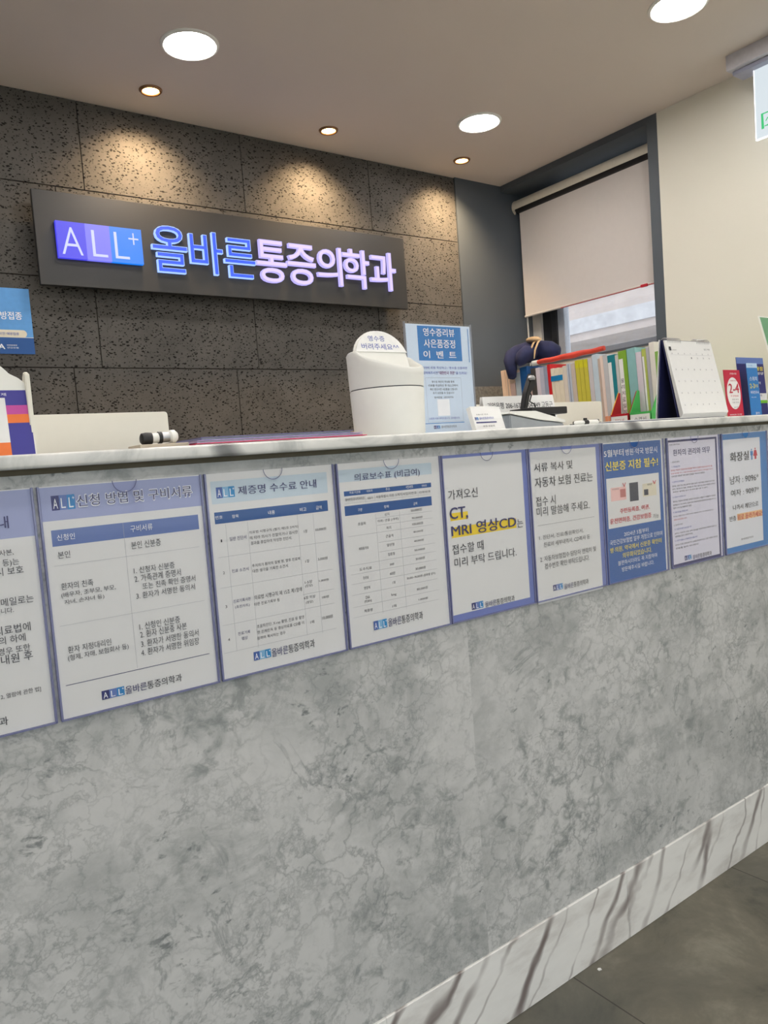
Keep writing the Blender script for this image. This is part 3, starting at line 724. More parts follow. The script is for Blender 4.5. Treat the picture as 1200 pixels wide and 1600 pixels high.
  ('t', '충분한 설명을 듣고 자세히 물어볼 수 있다.', 15.9, 125.1, 161.6, 128.1, 'k', 0),
  ('t', '다. 비밀을 보호받을 권리', 13.9, 137.1, 65.9, 140.1, 'b', 0),
  ('t', '환자는 진료와 관련된 신체상·건강상의 비밀과 사생활의 비밀을', 14.9, 147.1, 192.8, 151.1, 'k', 0),
  ('t', '침해받지 아니하며, 의료인과 의료기관은 환자의 동의를 받거나', 14.9, 155.1, 194.2, 159.1, 'k', 0),
  ('t', '범죄 수사 등 법률에서 정한', 14.9, 162.1, 88.7, 166.1, 'k', 0),
  ('t', '라. 상담·조정을 신청할 권리', 12.9, 172.1, 72.2, 176.1, 'b', 0),
  ('t', '환자는 의료서비스 관련 분쟁이 발생한 경우, 한국의료분쟁조정', 13.9, 182.1, 180.2, 185.1, 'k', 0),
  ('t', '중재원 등에 신청할 수 있다.', 14.9, 190.1, 68.0, 193.1, 'red', 0),
  ('t', '2. 환자의 의무', 13.9, 202.1, 48.6, 206.1, 'k', 0),
  ('t', '가. 의료인에 대한 신뢰·존중 의무', 14.9, 212.1, 84.7, 216.1, 'b', 0),
  ('t', '환자는 자신의 건강 관련 정보를 의료인에게 정확히 알리고,', 15.9, 222.1, 193.5, 226.1, 'k', 0),
  ('t', '치료계획을 신뢰하고 존중하여야 한다.', 15.9, 229.1, 89.5, 233.1, 'k', 0),
  ('t', '나. 부정한 방법으로 진료를 받지 않을 의무', 14.9, 239.1, 107.7, 243.1, 'b', 0),
  ('t', '환자는 진료 전에 본인의 신분을 밝혀야 하고, 다른 사람의 명의로', 15.9, 249.1, 194.9, 253.1, 'k', 0),
  ('t', '진료를 받지 아니한다.', 16.9, 257.1, 112.5, 261.1, 'k', 0),
  ('l', 51.9, 281.1, 79.6, 292.1, 0),
  ('t', '올바른통증의학과', 84.9, 283.1, 165.2, 294.1, '2', 1),
],
9: [
  ('r', 2, 2, 216, 302, 'frm2'),
  ('r', 1.8, 16.1, 183.8, 288.1, 'pl3'),
  ('t', '화장실', 36.8, 49.1, 125.6, 72.1, 'k', 2),
  ('t', '남자 : 9096*', 31.8, 109.1, 169.7, 129.1, 'k', 0),
  ('t', '여자 : 9097*', 33.8, 143.1, 168.7, 160.1, 'k', 0),
  ('t', '나가서 계단으로', 40.8, 182.1, 163.1, 195.1, 'k', 1),
  ('t', '반층', 22.8, 209.1, 53.2, 222.1, 'k', 1),
  ('r', 59.8, 206.1, 182.8, 223.1, 'or'),
  ('t', '위로 올라가세요!', 59.8, 208.1, 181.5, 223.1, 'red', 1),
  ('t', '올바른통증의학과', 72.8, 270.1, 132.4, 275.1, 'k', 0),
  ('man', 134.8, 44.1, 147.6, 73.1),
  ('woman', 148.8, 42.1, 170.1, 72.1),
],
}

HX = (-.0234, .2002, .4233, .6469, .8678, 1.0899, 1.3135, 1.5461, 1.7762); HW, HH = .2186, .304
SHEETM = {1: 'pap', 2: 'pap', 3: 'pap', 4: 'pap', 5: 'frm', 6: 'frm', 7: 'pap', 8: 'pl2', 9: 'pl3'}
HL = {1: 'acrylic sleeve with lavender-headed notice, cut off by the left picture edge', 2: 'acrylic sleeve holding the two-column notice of required documents under a lavender heading',
      3: 'acrylic sleeve holding the certificate fee table with wide dark blue header row', 4: 'acrylic sleeve holding the fine-print fee table with two blue bars',
      5: 'acrylic sleeve with lavender-bordered notice highlighted in yellow about CT and MRI discs', 6: 'acrylic sleeve with lavender-bordered notice about copies and car insurance, without yellow highlight',
      7: 'acrylic sleeve with solid blue identity card poster', 8: 'acrylic sleeve with fine-print patient rights sheet in a thin navy border', 9: 'acrylic sleeve with blue-framed toilet code notice and man and woman symbols'}
for i in range(1, 10):
    x0 = HX[i - 1]
    h = thing('notice_holder', HL[i], 'notice', (x0 + HW / 2, 0, ZT - HH), 'acrylic notice sleeves on the counter front')
    cx = x0 + HW / 2
    mb = MB()
    top = [(cx - x0 + .016 - .0, 0)] + [(HW / 2 + p[0], p[1]) for p in arc(0, 0, .016, 0, -180, 14)]
    pts = [(0, 0), (HW / 2 - .016, 0)] + [(HW / 2 + p[0], p[1]) for p in arc(0, 0, .016, 180, 360, 14)[1:-1]] + [(HW / 2 + .016, 0), (HW, 0), (HW, -HH), (0, -HH)]
    mb.prism(pts, (x0, -.0048, ZT), X_, Z_, -Y_, .0012, CLEAR)
    sl = mb.build('clear_front', h)
    mb = MB()
    for a, b in ((x0 - .0004, x0 + .0026), (x0 + HW - .0026, x0 + HW + .0004)): mb.box(a, b, -.0056, -.0004, ZT - HH, ZT - .0005, CLEARSIDE, .0006, 1)
    mb.box(x0, x0 + HW, -.0056, -.0004, ZT - HH - .0004, ZT - HH + .0016, CLEARSIDE)
    mb.tube([(cx + p[0], -.0062, ZT + p[1]) for p in arc(0, 0, .016, 180, 360, 14)], .0006, CLEARSIDE, 6)
    mb.build('sleeve_edge', h)
    mb = MB(); mb.box(x0 + .0012, x0 + HW - .0012, -.0026, -.0022, ZT - HH + .0018, ZT - .0008, INKS[SHEETM[i]])
    printing(mb, (x0, -.0026, ZT), X_, Z_, -Y_, POSTERS[i])
    mb.build('notice_sheet', h)
# ---------------------------------------------------------------- things on the countertop
T0 = CZ + .0003
# receipt bin
bn = thing('receipt_bin', 'white round desktop bin with tilted flap lid and a handwritten label', 'bin', (.85, .125, T0))
BX, BY = .853, .122
SEAM = 1.234
mb = MB(); mb.lathe([(.062, T0), (.0655, T0 + .0015), (.0672, T0 + .006), (.0702, SEAM - .003), (.069, SEAM - .001), (.065, SEAM - .001)], BX, BY, WHITE, 56); mb.build('bin_body', bn, 35)
mb = MB(); mb.lathe([(.0682, SEAM - .0025), (.0682, SEAM + .001)], BX, BY, plain('seam_shadow', (90, 92, 100), .6), 56); mb.build('seam_ring', bn, 35)
def rimz(j, t, z):
    f = max(0.0, math.cos(t - math.radians(-82)))
    hi = 1.298 - .031 * f ** .65 + .006 * max(0, math.cos(t - math.pi)) 
    if j in (2, 3, 4): return hi + (0 if j == 2 else .004 if j == 3 else 0) - .004
    if j == 1: return hi - .012
    return z
mb = MB(); mb.lathe([(.0703, SEAM + .0008), (.0718, 1.25), (.0723, 1.29), (.0698, 1.29), (.0668, 1.29), (.0655, SEAM + .02), (.0001, SEAM + .019)], BX, BY, WHITE, 56, zf=lambda j, t, z: rimz(j, t, z)); mb.build('bin_top', bn, 50)
rk = Matrix.Rotation(math.radians(-14), 3, 'X')
LU, LV = X_, rk @ Z_
LO = Vector((.848, .116, 1.272)); LN = LU.cross(LV)
prof = [(-.062, -.012), (.062, -.012), (.062, .018)] + [(p[0] * .94, .018 + p[1] * .9) for p in arc(0, 0, .066, 12, 168, 20)] + [(-.062, .018)]
mb = MB(); mb.prism(prof, LO, LU, LV, -LN, .011, WHITE, .003); lid = mb.build('flap_lid', bn, 35)
mb = MB(); q = LO + LN * .0006
mb.prism([(-.059, .033), (.059, .033)] + [(p[0] * .91, .018 + p[1] * .86) for p in arc(0, 0, .066, 18, 162, 18)], q - LN * .0003, LU, LV, LN, .0022, plain('label_white', (244, 244, 242), .5))
mb.text('영수증', q + LN * .0023, LU, LV, -.026, .0535, .012, .0645, INKS['b'], 0); mb.text('버려주세요^^', q + LN * .0023, LU, LV, -.044, .037, .042, .049, INKS['b'], 0)
mb.build('handwritten_label', lid)

# event sign in an acrylic stand
ev = thing('event_sign_stand', 'pale blue review event sign in a clear acrylic stand behind the bin', 'sign', (1.06, .2, T0))
ex0, ex1, ey = .966, 1.148, .2
mb = MB(); mb.box(ex0, ex1, ey - .003, ey - .0018, T0 + .004, 1.381, CLEAR); mb.box(ex0, ex1, ey + .0012, ey + .0024, T0 + .004, 1.381, CLEAR); mb.box(ex0, ex1, ey - .02, ey + .06, T0, T0 + .003, CLEAR); mb.build('acrylic_stand', ev)
mb = MB(); mb.box(ex0 - .001, ex0 + .001, ey - .003, ey + .0024, T0 + .004, 1.381, CLEAREDGE); mb.build('stand_edge', ev); mb = MB(); mb.box(ex1 - .001, ex1 + .001, ey - .003, ey + .0024, T0 + .004, 1.381, CLEAREDGE); mb.build('stand_edge', ev)
mb = MB(); mb.box(ex0 + .002, ex1 - .002, ey - .0006, ey, T0 + .006, 1.377, INKS['evp'])
def evr(x0, z0, x1, z1, c): return ('r', (x0 - ex0) * 1000, (1.377 - z1) * 1000, (x1 - ex0) * 1000, (1.377 - z0) * 1000, c)
def evt(s, x0, z0, x1, z1, c, wg=0): return ('t', s, (x0 - ex0) * 1000, (1.377 - z1) * 1000, (x1 - ex0) * 1000, (1.377 - z0) * 1000, c, wg)
printing(mb, (ex0, ey - .0006, 1.377), X_, Z_, -Y_, [evr(.999, 1.302, 1.119, 1.374, 'evb'), evr(1.1385, 1.30, 1.1405, 1.372, 'evb'), evr(1.004, 1.170, 1.113, 1.1715, 'evb'), evr(1.012, 1.1735, 1.111, 1.2665, 'kp'), evr(1.0123, 1.1738, 1.1107, 1.2662, 'evp'),
    evt('영수증리뷰', 1.014, 1.353, 1.100, 1.3695, 'w', 2), evt('사은품증정', 1.014, 1.329, 1.100, 1.3465, 'w', 2), evt('이  벤  트', 1.011, 1.307, 1.101, 1.3225, 'w', 2),
    evt('네이버 리뷰 작성하고 / 영수증 인증하면', 1.004, 1.2845, 1.130, 1.290, 'b'), evt('참여해주시면', 1.006, 1.2735, 1.046, 1.2795, 'b'), evt('"대한민국 쿠폰"', 1.048, 1.273, 1.095, 1.280, 'pur', 2), evt('을 드려요!', 1.097, 1.2735, 1.129, 1.2795, 'b'),
    evt('영수증 하단의 주소를 통해', 1.028, 1.2555, 1.090, 1.260, 'k'), evt('리뷰를 작성하신 후 데스크에서', 1.018, 1.2475, 1.100, 1.2525, 'k'), evt('확인 받으시면 사은품을 드립니다', 1.022, 1.2395, 1.098, 1.2445, 'k'), evt('조기 소진될 수 있습니다', 1.029, 1.232, 1.088, 1.2365, 'k'), evt('참여방법 · 네이버지도', 1.032, 1.223, 1.086, 1.227, 'k'),
    evr(1.040, 1.186, 1.074, 1.221, 'w'), evt('소중한 리뷰 부탁드립니다. 감사합니다.', 1.014, 1.1785, 1.100, 1.183, 'b'),
    ('l', (1.026 - ex0) * 1000, (1.377 - 1.166) * 1000, (1.043 - ex0) * 1000, (1.377 - 1.159) * 1000, 0), evt('올바른통증의학과', 1.046, 1.160, 1.089, 1.1655, 'k')])
mb.build('event_sheet', ev)

# business card holder
ch = thing('card_holder', 'little clear holder of white clinic business cards next to the card terminal', 'card holder', (1.09, .1, T0))
rt = Matrix.Rotation(math.radians(-18), 3, 'X')
CV = rt @ Z_; CN = X_.cross(CV)
mb = MB(); mb.prism([(0, 0), (.088, 0), (.088, .026), (0, .026)], Vector((1.046, .092, T0 + .001)), X_, CV, CN, .0012, CLEAR); mb.box(1.046, 1.134, .092, .13, T0, T0 + .0015, CLEAR); mb.prism([(0, 0), (.088, 0), (.088, .04), (0, .04)], Vector((1.046, .112, T0 + .001)), X_, CV, CN, .0012, CLEAR); mb.build('acrylic_tray', ch)
mb = MB(); o_ = Vector((1.049, .0935, T0 + .003)); mb.prism([(0, 0), (.082, 0), (.082, .050), (.052, .052), (0, .052)], o_, X_, CV, -CN, .012, PAPER)
printing(mb, o_ + CV * .052 + CN * .0001, X_, CV, CN, [('r', 5, 34, 62, 37, 'navy'), ('l', 4, 24, 14, 30, 0), ('t', '올바른통증의학과', 16, 24, 56, 29.5, 'b', 0), ('t', '진료시간 안내', 10, 17, 42, 20, 'k', 0), ('t', '원장 전문의', 20, 42, 52, 46, 'k', 0)])
mb.build('business_cards', ch)

# card terminal
ct = thing('card_terminal', 'grey and white card terminal with a sloping top', 'card terminal', (1.23, .15, T0))
LG_ = plain('light_grey_plastic', (150, 156, 160), .4); DG = plain('dark_screen', (60, 62, 70), .2)
side = [(0, .0015), (.168, .0015), (.168, .011), (.09, .0185), (0, .034)]
mb = MB(); mb.prism([(p[0], p[1] - .0015) for p in side], (1.152, .10, T0), X_, Z_, Y_, .075, LG_, .002); mb.build('terminal_base', ct, 35)
mb = MB()
tp = [(-.004, .0345), (.0, .0395), (.078, .0385), (.171, .0165), (.171, .0105), (.092, .0188), (.0, .0345)]
mb.prism(tp, (1.152, .098, T0), X_, Z_, Y_, .079, WHITE, .0008); mb.build('top_shell', ct, 35)
def onslope(x): return T0 + .0385 - (x - .078) * (.022 / .093)
mb = MB(); a, b = .082, .128
mb.add([(1.152 + a, .106, onslope(a) + .0004), (1.152 + b, .106, onslope(b) + .0004), (1.152 + b, .168, onslope(b) + .0004), (1.152 + a, .168, onslope(a) + .0004)], [(0, 1, 2, 3)], DG)
mb.add([(1.152 + .02, .106, T0 + .0398), (1.152 + .07, .106, T0 + .0392), (1.152 + .07, .168, T0 + .0392), (1.152 + .02, .168, T0 + .0398)], [(0, 1, 2, 3)], DG); mb.build('screen', ct)

# bank account card
bk = thing('account_card', 'white folded card printed with the bank account number behind the card terminal', 'card', (1.395, .3, T0))
mb = MB(); mb.prism([(-.127, 0), (.128, 0), (.124, .0935), (-.127, .0905)], Vector((1.395, .29, T0)), X_, Matrix.Rotation(math.radians(-8), 3, 'X') @ Z_, Y_, .0006, PAPER)
mb.prism([(-.127, 0), (.128, 0), (.124, .0935), (-.127, .0905)], Vector((1.395, .322, T0)), X_, Matrix.Rotation(math.radians(8), 3, 'X') @ Z_, Y_, .0006, PAPER)
mb.text('기업은행 206-167241-04-049 고동근', Vector((1.395, .2894, T0)), X_, Matrix.Rotation(math.radians(-8), 3, 'X') @ Z_, -.114, .060, .117, .076, INKS['k'], 1)
mb.build('folded_card', bk)

# tablet / phone stand seen edge on
ps = thing('tablet_stand', 'black desktop stand with a slanted upright in front of the white account card', 'stand', (1.375, .22, T0))
mb = MB(); mb.box(1.316, 1.44, .19, .262, T0 + .036, T0 + .053, BLACK, .002); mb.box(1.33, 1.42, .21, .25, T0, T0 + .036, BLACK, .002); mb.build('stand_base', ps)
mb = MB(); mb.prism([(1.318, T0 + .053), (1.331, T0 + .053), (1.343, T0 + .088), (1.364, T0 + .108), (1.360, T0 + .131), (1.352, T0 + .136), (1.345, T0 + .120), (1.330, T0 + .09)], (0, .215, 0), X_, Z_, Y_, .016, BLACK, .0015); mb.build('upright', ps)
mb = MB(); mb.lathe([(.0001, T0 + .1185), (.008, T0 + .1188), (.009, T0 + .124), (.006, T0 + .129), (.0001, T0 + .130)], 1.3475, .214, METAL, 16); mb.build('hinge_cap', ps, 40)
mb = MB(); mb.tube([(1.352, .232, T0 + .12), (1.356, .232, T0 + .095), (1.364, .233, T0 + .085), (1.357, .233, T0 + .07), (1.372, .233, T0 + .064), (1.376, .233, T0 + .055)], .0017, BLACK, 8); mb.build('cable', ps, 60)

# pen holder / QR payment stand at the far left
qs = thing('payment_stand', 'purple and orange striped payment stand with rounded white top at the left edge', 'stand', (.12, .07, T0))
rt = Matrix.Rotation(math.radians(-7), 3, 'X'); QV = rt @ Z_; QN = X_.cross(QV)
q0 = Vector((.02, .05, T0))
mb = MB(); mb.prism([(0, 0), (.196, 0), (.196, .095), (.185, .105)] + [(p[0], p[1]) for p in arc(.098, .050, .098, 38, 142, 18)] + [(.011, .105), (0, .095)], q0, X_, QV, -QN, .0035, WHITE, .0008); fp = mb.build('front_plate', qs, 35)
mb = MB(); e = QN * .0004
def qr(u0, v0, u1, v1, c): mb.add([q0 + QN * qr.d + X_ * u0 + QV * v0, q0 + QN * qr.d + X_ * u1 + QV * v0, q0 + QN * qr.d + X_ * u1 + QV * v1, q0 + QN * qr.d + X_ * u0 + QV * v1], [(0, 1, 2, 3)], c); qr.d += .00003
qr.d = .0003
PV, MG, OG = plain('print_violet', (62, 58, 148), .5), plain('print_magenta', (196, 74, 158), .5), plain('print_orange', (240, 122, 52), .5)
qr(.0015, .001, .1945, .088, PV); qr(.0015, .056, .1945, .068, MG); qr(.0015, .0445, .1945, .056, OG); qr(.03, .019, .166, .078, PAPER); qr(.03, .001, .100, .019, MG); qr(.10, .001, .166, .019, OG)
mb.text('zero', q0 + QN * .0007, X_, QV, .085, .0055, .148, .0135, INKS['w'], 2)
mb.text('모바일 간편결제', q0 + QN * .0007, X_, QV, .115, .0805, .168, .0845, INKS['w'], 0)
mb.build('printed_face', fp)
mb = MB(); mb.prism([(0, 0), (.04, 0), (.020, .105), (.010, .112), (.0, .108)], (.212, .0535, T0), Y_, Z_, X_, .006, CREAM, .0012); mb.prism([(0, 0), (.04, 0), (.020, .105), (.010, .112), (.0, .108)], (.03, .0535, T0), Y_, Z_, X_, .006, CREAM, .0012); mb.box(.036, .212, .088, .093, T0, T0 + .05, CREAM); mb.build('support_shell', qs, 35)

# hand stamp on its pad, plastic folders
sp = thing('stamp_pad', 'beige pad lying flat on the counter under the hand stamp', 'pad', (.39, .07, T0))
mb = MB(); mb.box(.352, .425, .045, .10, T0, T0 + .007, plain('beige_board', (186, 174, 156), .7), .001); mb.build('pad_board', sp)
st = thing('hand_stamp', 'small black and white hand stamp lying on the beige pad', 'stamp', (.39, .075, T0 + .0072))
zc = T0 + .0165
mb = MB(); mb.tube([(.362, .07, zc - .0008), (.364, .07, zc - .0008), (.372, .07, zc), (.378, .07, zc)], [.006, .0085, .009, .0085], BLACK, 20); mb.tube([(.388, .07, zc + .0005), (.393, .07, zc + .0005)], [.0088, .0088], BLACK, 20); mb.build('handle', st, 40)
mb = MB(); mb.tube([(.378, .07, zc), (.388, .07, zc + .0005)], .0072, WHITE, 20); mb.tube([(.393, .07, zc + .0005), (.404, .07, zc + .0007)], .0075, METAL, 20); mb.build('barrel', st, 40)
mb = MB(); mb.tube([(.404, .07, zc + .0007), (.407, .07, zc + .0012), (.413, .07, zc + .0014), (.417, .07, zc + .0014)], [.007, .0098, .0098, .006], WHITE, 24); mb.tube([(.4172, .07, zc + .0014), (.4178, .07, zc + .0014)], .003, BLACK, 16); mb.build('stamp_head', st, 40)
FOLD = [('bottom folder of the flat stack beside the bin, pinkish red', (214, 70, 104), .43, .74), ('middle folder of the flat stack beside the bin, lavender', (168, 164, 204), .436, .735), ('top folder of the flat stack beside the bin, slate violet', (110, 108, 148), .445, .72)]
z = T0
for i, (lab, c, a, b) in enumerate(FOLD):
    m = plain('folder_plastic_%d' % i, c, .35, .02)
    t_ = thing('document_folder', lab, 'folder', (.58, .15, z), 'flat folders beside the bin')
    mb = MB(); mb.box(a, b, .035 + .006 * i, .25 + .006 * i, z, z + .0012, m, .0003, 1); mb.box(a, b, .035 + .006 * i, .25 + .006 * i, z + .0032, z + .0044, m, .0003, 1); mb.box(a, a + .0015, .035 + .006 * i, .25 + .006 * i, z, z + .0044, m); mb.build('cover', t_)
    mb = MB(); mb.box(a + .003, b - .003, .039 + .006 * i, .245 + .006 * i, z + .0013, z + .0031, PAPER); mb.build('sheets', t_)
    z += .0046
t_ = thing('note_pad', 'tan note pad peeking out left behind the bin', 'note pad', (.82, .27, T0)); mb = MB(); mb.box(.76, .93, .24, .34, T0, T0 + .02, plain('tan_paper', (214, 178, 140), .7), .001); mb.build('pages', t_)

# clipboard, pen, loose papers
cb = thing('clipboard', 'dark clipboard with white papers lying in front of the green file box', 'clipboard', (1.52, .05, T0))
mb = MB(); mb.box(1.36, 1.70, .005, .17, T0, T0 + .0025, plain('dark_board', (70, 74, 90), .5), .0008, 1); mb.build('board', cb)
mb = MB(); mb.box(1.37, 1.66, .012, .165, T0 + .0027, T0 + .0047, PAPER); mb.build('papers', cb)
mb = MB(); mb.box(1.362, 1.386, .05, .12, T0 + .0048, T0 + .0062, BLACK, .0005, 1); mb.tube([(1.376, .05, T0 + .0092), (1.376, .12, T0 + .0092)], .003, BLACK, 12); mb.build('clip', cb, 40)
pn = thing('pen', 'white pen with black grip lying on the counter right of the card terminal', 'pen', (1.33, .04, T0))
mb = MB(); mb.tube([(1.275, .035, T0 + .0055), (1.28, .035, T0 + .0055), (1.325, .035, T0 + .0055), (1.352, .035, T0 + .0055)], [.001, .004, .0052, .0052], WHITE, 16); mb.build('barrel', pn, 40)
mb = MB(); mb.tube([(1.306, .0351, T0 + .0055), (1.320, .0351, T0 + .0055)], .0055, BLACK, 16); mb.box(1.308, 1.318, .034, .0362, T0 + .010, T0 + .015, BLACK); mb.build('grip', pn, 40)

# desk calendar
cl = thing('desk_calendar', 'white standing desk calendar with a dark navy back board', 'calendar', (1.81, .09, T0))
A0, A1 = 1.708, 1.918
NAVYB = plain('navy_board', (22, 26, 74), .6)
RG = (.104, 1.352)
def slab(mb, p, q, th, x0, x1, m):   # board from (y, z) p up to q, thickness th away from the viewer
    d = (Vector((0, q[0], q[1])) - Vector((0, p[0], p[1])))
    mb.prism([(0, 0), (x1 - x0, 0), (x1 - x0, d.length), (0, d.length)], (x0, p[0], p[1]), X_, d.normalized(), X_.cross(d.normalized()), -th, m)
mb = MB(); slab(mb, (.126, T0), (.1075, 1.349), -.002, A0, A1, NAVYB); slab(mb, (.1305, T0), (.1105, 1.350), .0015, A0 - .001, A1 + .001, PAPER); mb.build('back_board', cl)
mb = MB(); slab(mb, (.066, T0), (.1025, 1.349), .002, A0, A1, NAVYB); slab(mb, (.130, T0 + .0002), (.0665, T0 + .0002), .0012, A0, A1, NAVYB); mb.build('front_board', cl)
mb = MB()
for k in range(6): slab(mb, (.0625 - .0016 * k, T0 + .004 + .0022 * k), (.1000 - .0007 * k, 1.347), .0005, A0 + .001, A1 - .002, PAPER)
p0, p1 = Vector((A0, .0625 - .0016 * 5, T0 + .015)), Vector((A0, .1000 - .0035, 1.347)); V_ = (p1 - p0).normalized(); N_ = X_.cross(V_)
o = p1 + N_ * .0003
L_ = [('t', '1', 11, 17, 17.5, 27, 'k', 2), ('t', 'January', 22, 23, 40, 27.5, 'kp', 0), ('t', '월간 계획', 165, 19, 192, 24, 'kp', 0), ('r', 12, 37.5, 200, 37.9, 'g')]
for c in range(7): L_.append(('t', '일월화수목금토'[c], 15 + 27 * c, 33, 19 + 27 * c, 36.5, 'kp', 0))
d = 1
for r_ in range(5):
    for c in range(7):
        if r_ == 0 and c < 3: continue
        if d > 31: break
        L_.append(('t', str(d), 15 + 27 * c, 44 + 31 * r_, 19 + 27 * c, 48 + 31 * r_, 'kp', 0)); d += 1
    if r_: L_.append(('r', 12, 40.5 + 31 * r_, 200, 40.8 + 31 * r_, 'pl3'))
printing(mb, o, X_, V_, N_, L_); mb.build('month_pages', cl)
for a, b in ((A0 + .012, A0 + .068), (A1 - .068, A1 - .012)):
    n = 9
    for k in range(n):
        x = a + (b - a) * k / (n - 1); mb = MB(); mb.tube([(x, .1045 + p[0], 1.345 + p[1]) for p in arc(0, 0, .0095, -60, 240, 14)], .0007, METAL if k else METAL, 6); o2 = mb.build('binding_ring', cl, 60)

# leaflets
LEAF = [('red leaflet with a large white oval reading 2-4 beside the desk calendar', 1.985, 2.068, .132, .095, 'crim'), ('narrow bright blue leaflet overlapping the navy leaflet', 2.083, 2.140, .150, .082, 'evb'), ('wide navy leaflet with green band behind the narrow blue one', 2.088, 2.235, .171, .112, 'navy')]
lt = math.radians(-4)
for lab, a, b, hgt, y, c in LEAF:
    lf = thing('leaflet', lab, 'leaflet', ((a + b) / 2, y, T0))
    V_ = Matrix.Rotation(lt, 3, 'X') @ Z_; N_ = X_.cross(V_); q = Vector((a, y - .0005, T0)); wd = (b - a) * 1000; hh = hgt * 1000
    mb = MB(); mb.prism([(0, 0), (b - a, 0), (b - a, hgt), (0, hgt)], q, X_, V_, -N_, .0012, INKS[c])
    mb.prism([(.01, 0), (b - a - .01, 0), (b - a - .01, .05), (.01, .05)], q - N_ * .0012 + Vector((0, .014, 0)), X_, Matrix.Rotation(math.radians(9), 3, 'X') @ Z_, Y_, .0012, CLEAR)
    o = q + V_ * hgt
    if c == 'crim':
        ov = [(wd / 2 + wd * .41 * math.cos(t * math.pi / 20), hh * .49 + hh * .335 * math.sin(t * math.pi / 20)) for t in range(40)]
        mb.add([o + N_ * .0003 + X_ * p[0] * .001 - V_ * p[1] * .001 for p in ov], [tuple(range(40))], PAPER)
        printing(mb, o + N_ * .0003, X_, V_, N_, [('t', '건강보험', 28, 8, 62, 13, 'w', 1), ('t', '의료비 부담', 27, 28, 60, 32, 'crim', 0), ('t', '2-4', 17, 38, 68, 64, 'crim', 1), ('t', '주 간격으로', 22, 70, 62, 75, 'crim', 1), ('t', '관절 주사', 27, 80, 60, 84, 'kp', 1), ('t', '치료 안내', 27, 88, 60, 93, 'kp', 0), ('t', '상담 문의', 32, 102, 58, 106, 'kp', 0), ('t', '예방접종 안내문', 8, 122, 70, 126, 'w', 0)])
    elif c == 'evb':
        printing(mb, o, X_, V_, N_, [('r', 0, 0, wd, 13, 'ltb'), ('t', '도수치료', 8, 5, 30, 9, 'evb', 0), ('t', '스위치', 8, 38, 48, 50, 'w', 1), ('t', '2-3', 6, 58, 32, 71, 'ytx', 1), ('t', '주후', 34, 60, 50, 70, 'ytx', 1), ('t', '비타민주사', 7, 78, 50, 87, 'w', 1), ('t', '피로 회복', 8, 95, 34, 98, 'w', 0), ('t', '클리닉', 22, 138, 44, 145, 'w', 1)])
    else:
        printing(mb, o, X_, V_, N_, [('r', 0, 0, wd, 18, 'l1'), ('r', 58, 38, 92, 47, 'lime'), ('r', 54, 104, wd, 116, 'pap'), ('r', 54, 124, wd, 133, 'lime'), ('r', 54, 116, wd, 124, 'pap'), ('t', '통증', 60, 26, 74, 31, 'w', 0), ('t', '꿀잠', 100, 26, 140, 38, 'ytx', 2), ('t', '영양', 102, 42, 140, 50, 'w', 1), ('t', '~5', 56, 58, 88, 82, 'w', 1), ('t', '일 간격', 90, 70, 118, 78, 'w', 0), ('t', '비타민D', 58, 86, 108, 96, 'w', 1), ('t', '건강한 생활', 66, 107, 120, 113, 'navy', 0), ('t', '면역 주사', 66, 140, 110, 148, 'l1', 0)])
    mb.build('printed_card', lf)
# green board leaning back at the right edge
gb = thing('notice_board', 'green framed board leaning back at the right edge above the leaflets', 'board', (2.62, .25, T0))
V_ = Matrix.Rotation(math.radians(-13.6), 3, 'X') @ Z_; N_ = X_.cross(V_); q = Vector((2.5, .188, T0 + .001))
mb = MB(); mb.prism([(0, 0), (.25, 0), (.25, .343), (0, .343)], q, X_, V_, -N_, .004, WHITE, .001); fr_ = mb.build('board_frame', gb)
mb = MB(); mb.prism([(.005, .006), (.245, .006), (.245, .338), (.005, .338)], q + N_ * .0002, X_, V_, N_, .0004, plain('leaf_green_print', (112, 164, 126), .6)); mb.build('green_print', gb)
mb = MB(); mb.prism([(0, 0), (.05, 0), (.05, .26), (0, .26)], q + X_ * .1 + Y_ * .135, X_, Matrix.Rotation(math.radians(16), 3, 'X') @ Z_, Y_, .004, WHITE); mb.build('easel_leg', gb)

# ---------------------------------------------------------------- monitors on the staff desk
for lab, a, b in (('white monitor back behind the left part of the counter', -.02, .546), ('white monitor back behind the card terminal and account card', 1.36, 1.905)):
    z0, z1 = .885, 1.2315 if a < 0 else 1.2285
    mo = thing('monitor', lab, 'monitor', ((a + b) / 2, .5, .7253), 'white monitors behind the counter')
    mb = MB(); bm = bmesh.new(); mb.prism([(a + .006, z0)] + [(b - .006, z0), (b, z0 + .006)] + [(b + p[0] - .006, z1 + p[1] - .006) for p in arc(0, 0, .006, 0, 90, 5)] + [(a + .006 + p[0], z1 - .006 + p[1]) for p in arc(0, 0, .006, 90, 180, 5)] + [(a, z0 + .006)], (0, .45, 0), X_, Z_, Y_, .022, CREAM, .0015); mb.build('back_shell', mo, 35); bm.free()
    mb = MB(); mb.box(a + .008, b - .008, .4722, .474, z0 + .01, z1 - .008, DG); mb.build('screen', mo)
    c = (a + b) / 2; mb = MB(); mb.box(c - .03, c + .03, .4745, .50, .74, 1.05, CREAM, .003); mb.box(c - .1, c + .1, .43, .60, .7253, .74, CREAM, .003); mb.build('monitor_stand', mo)

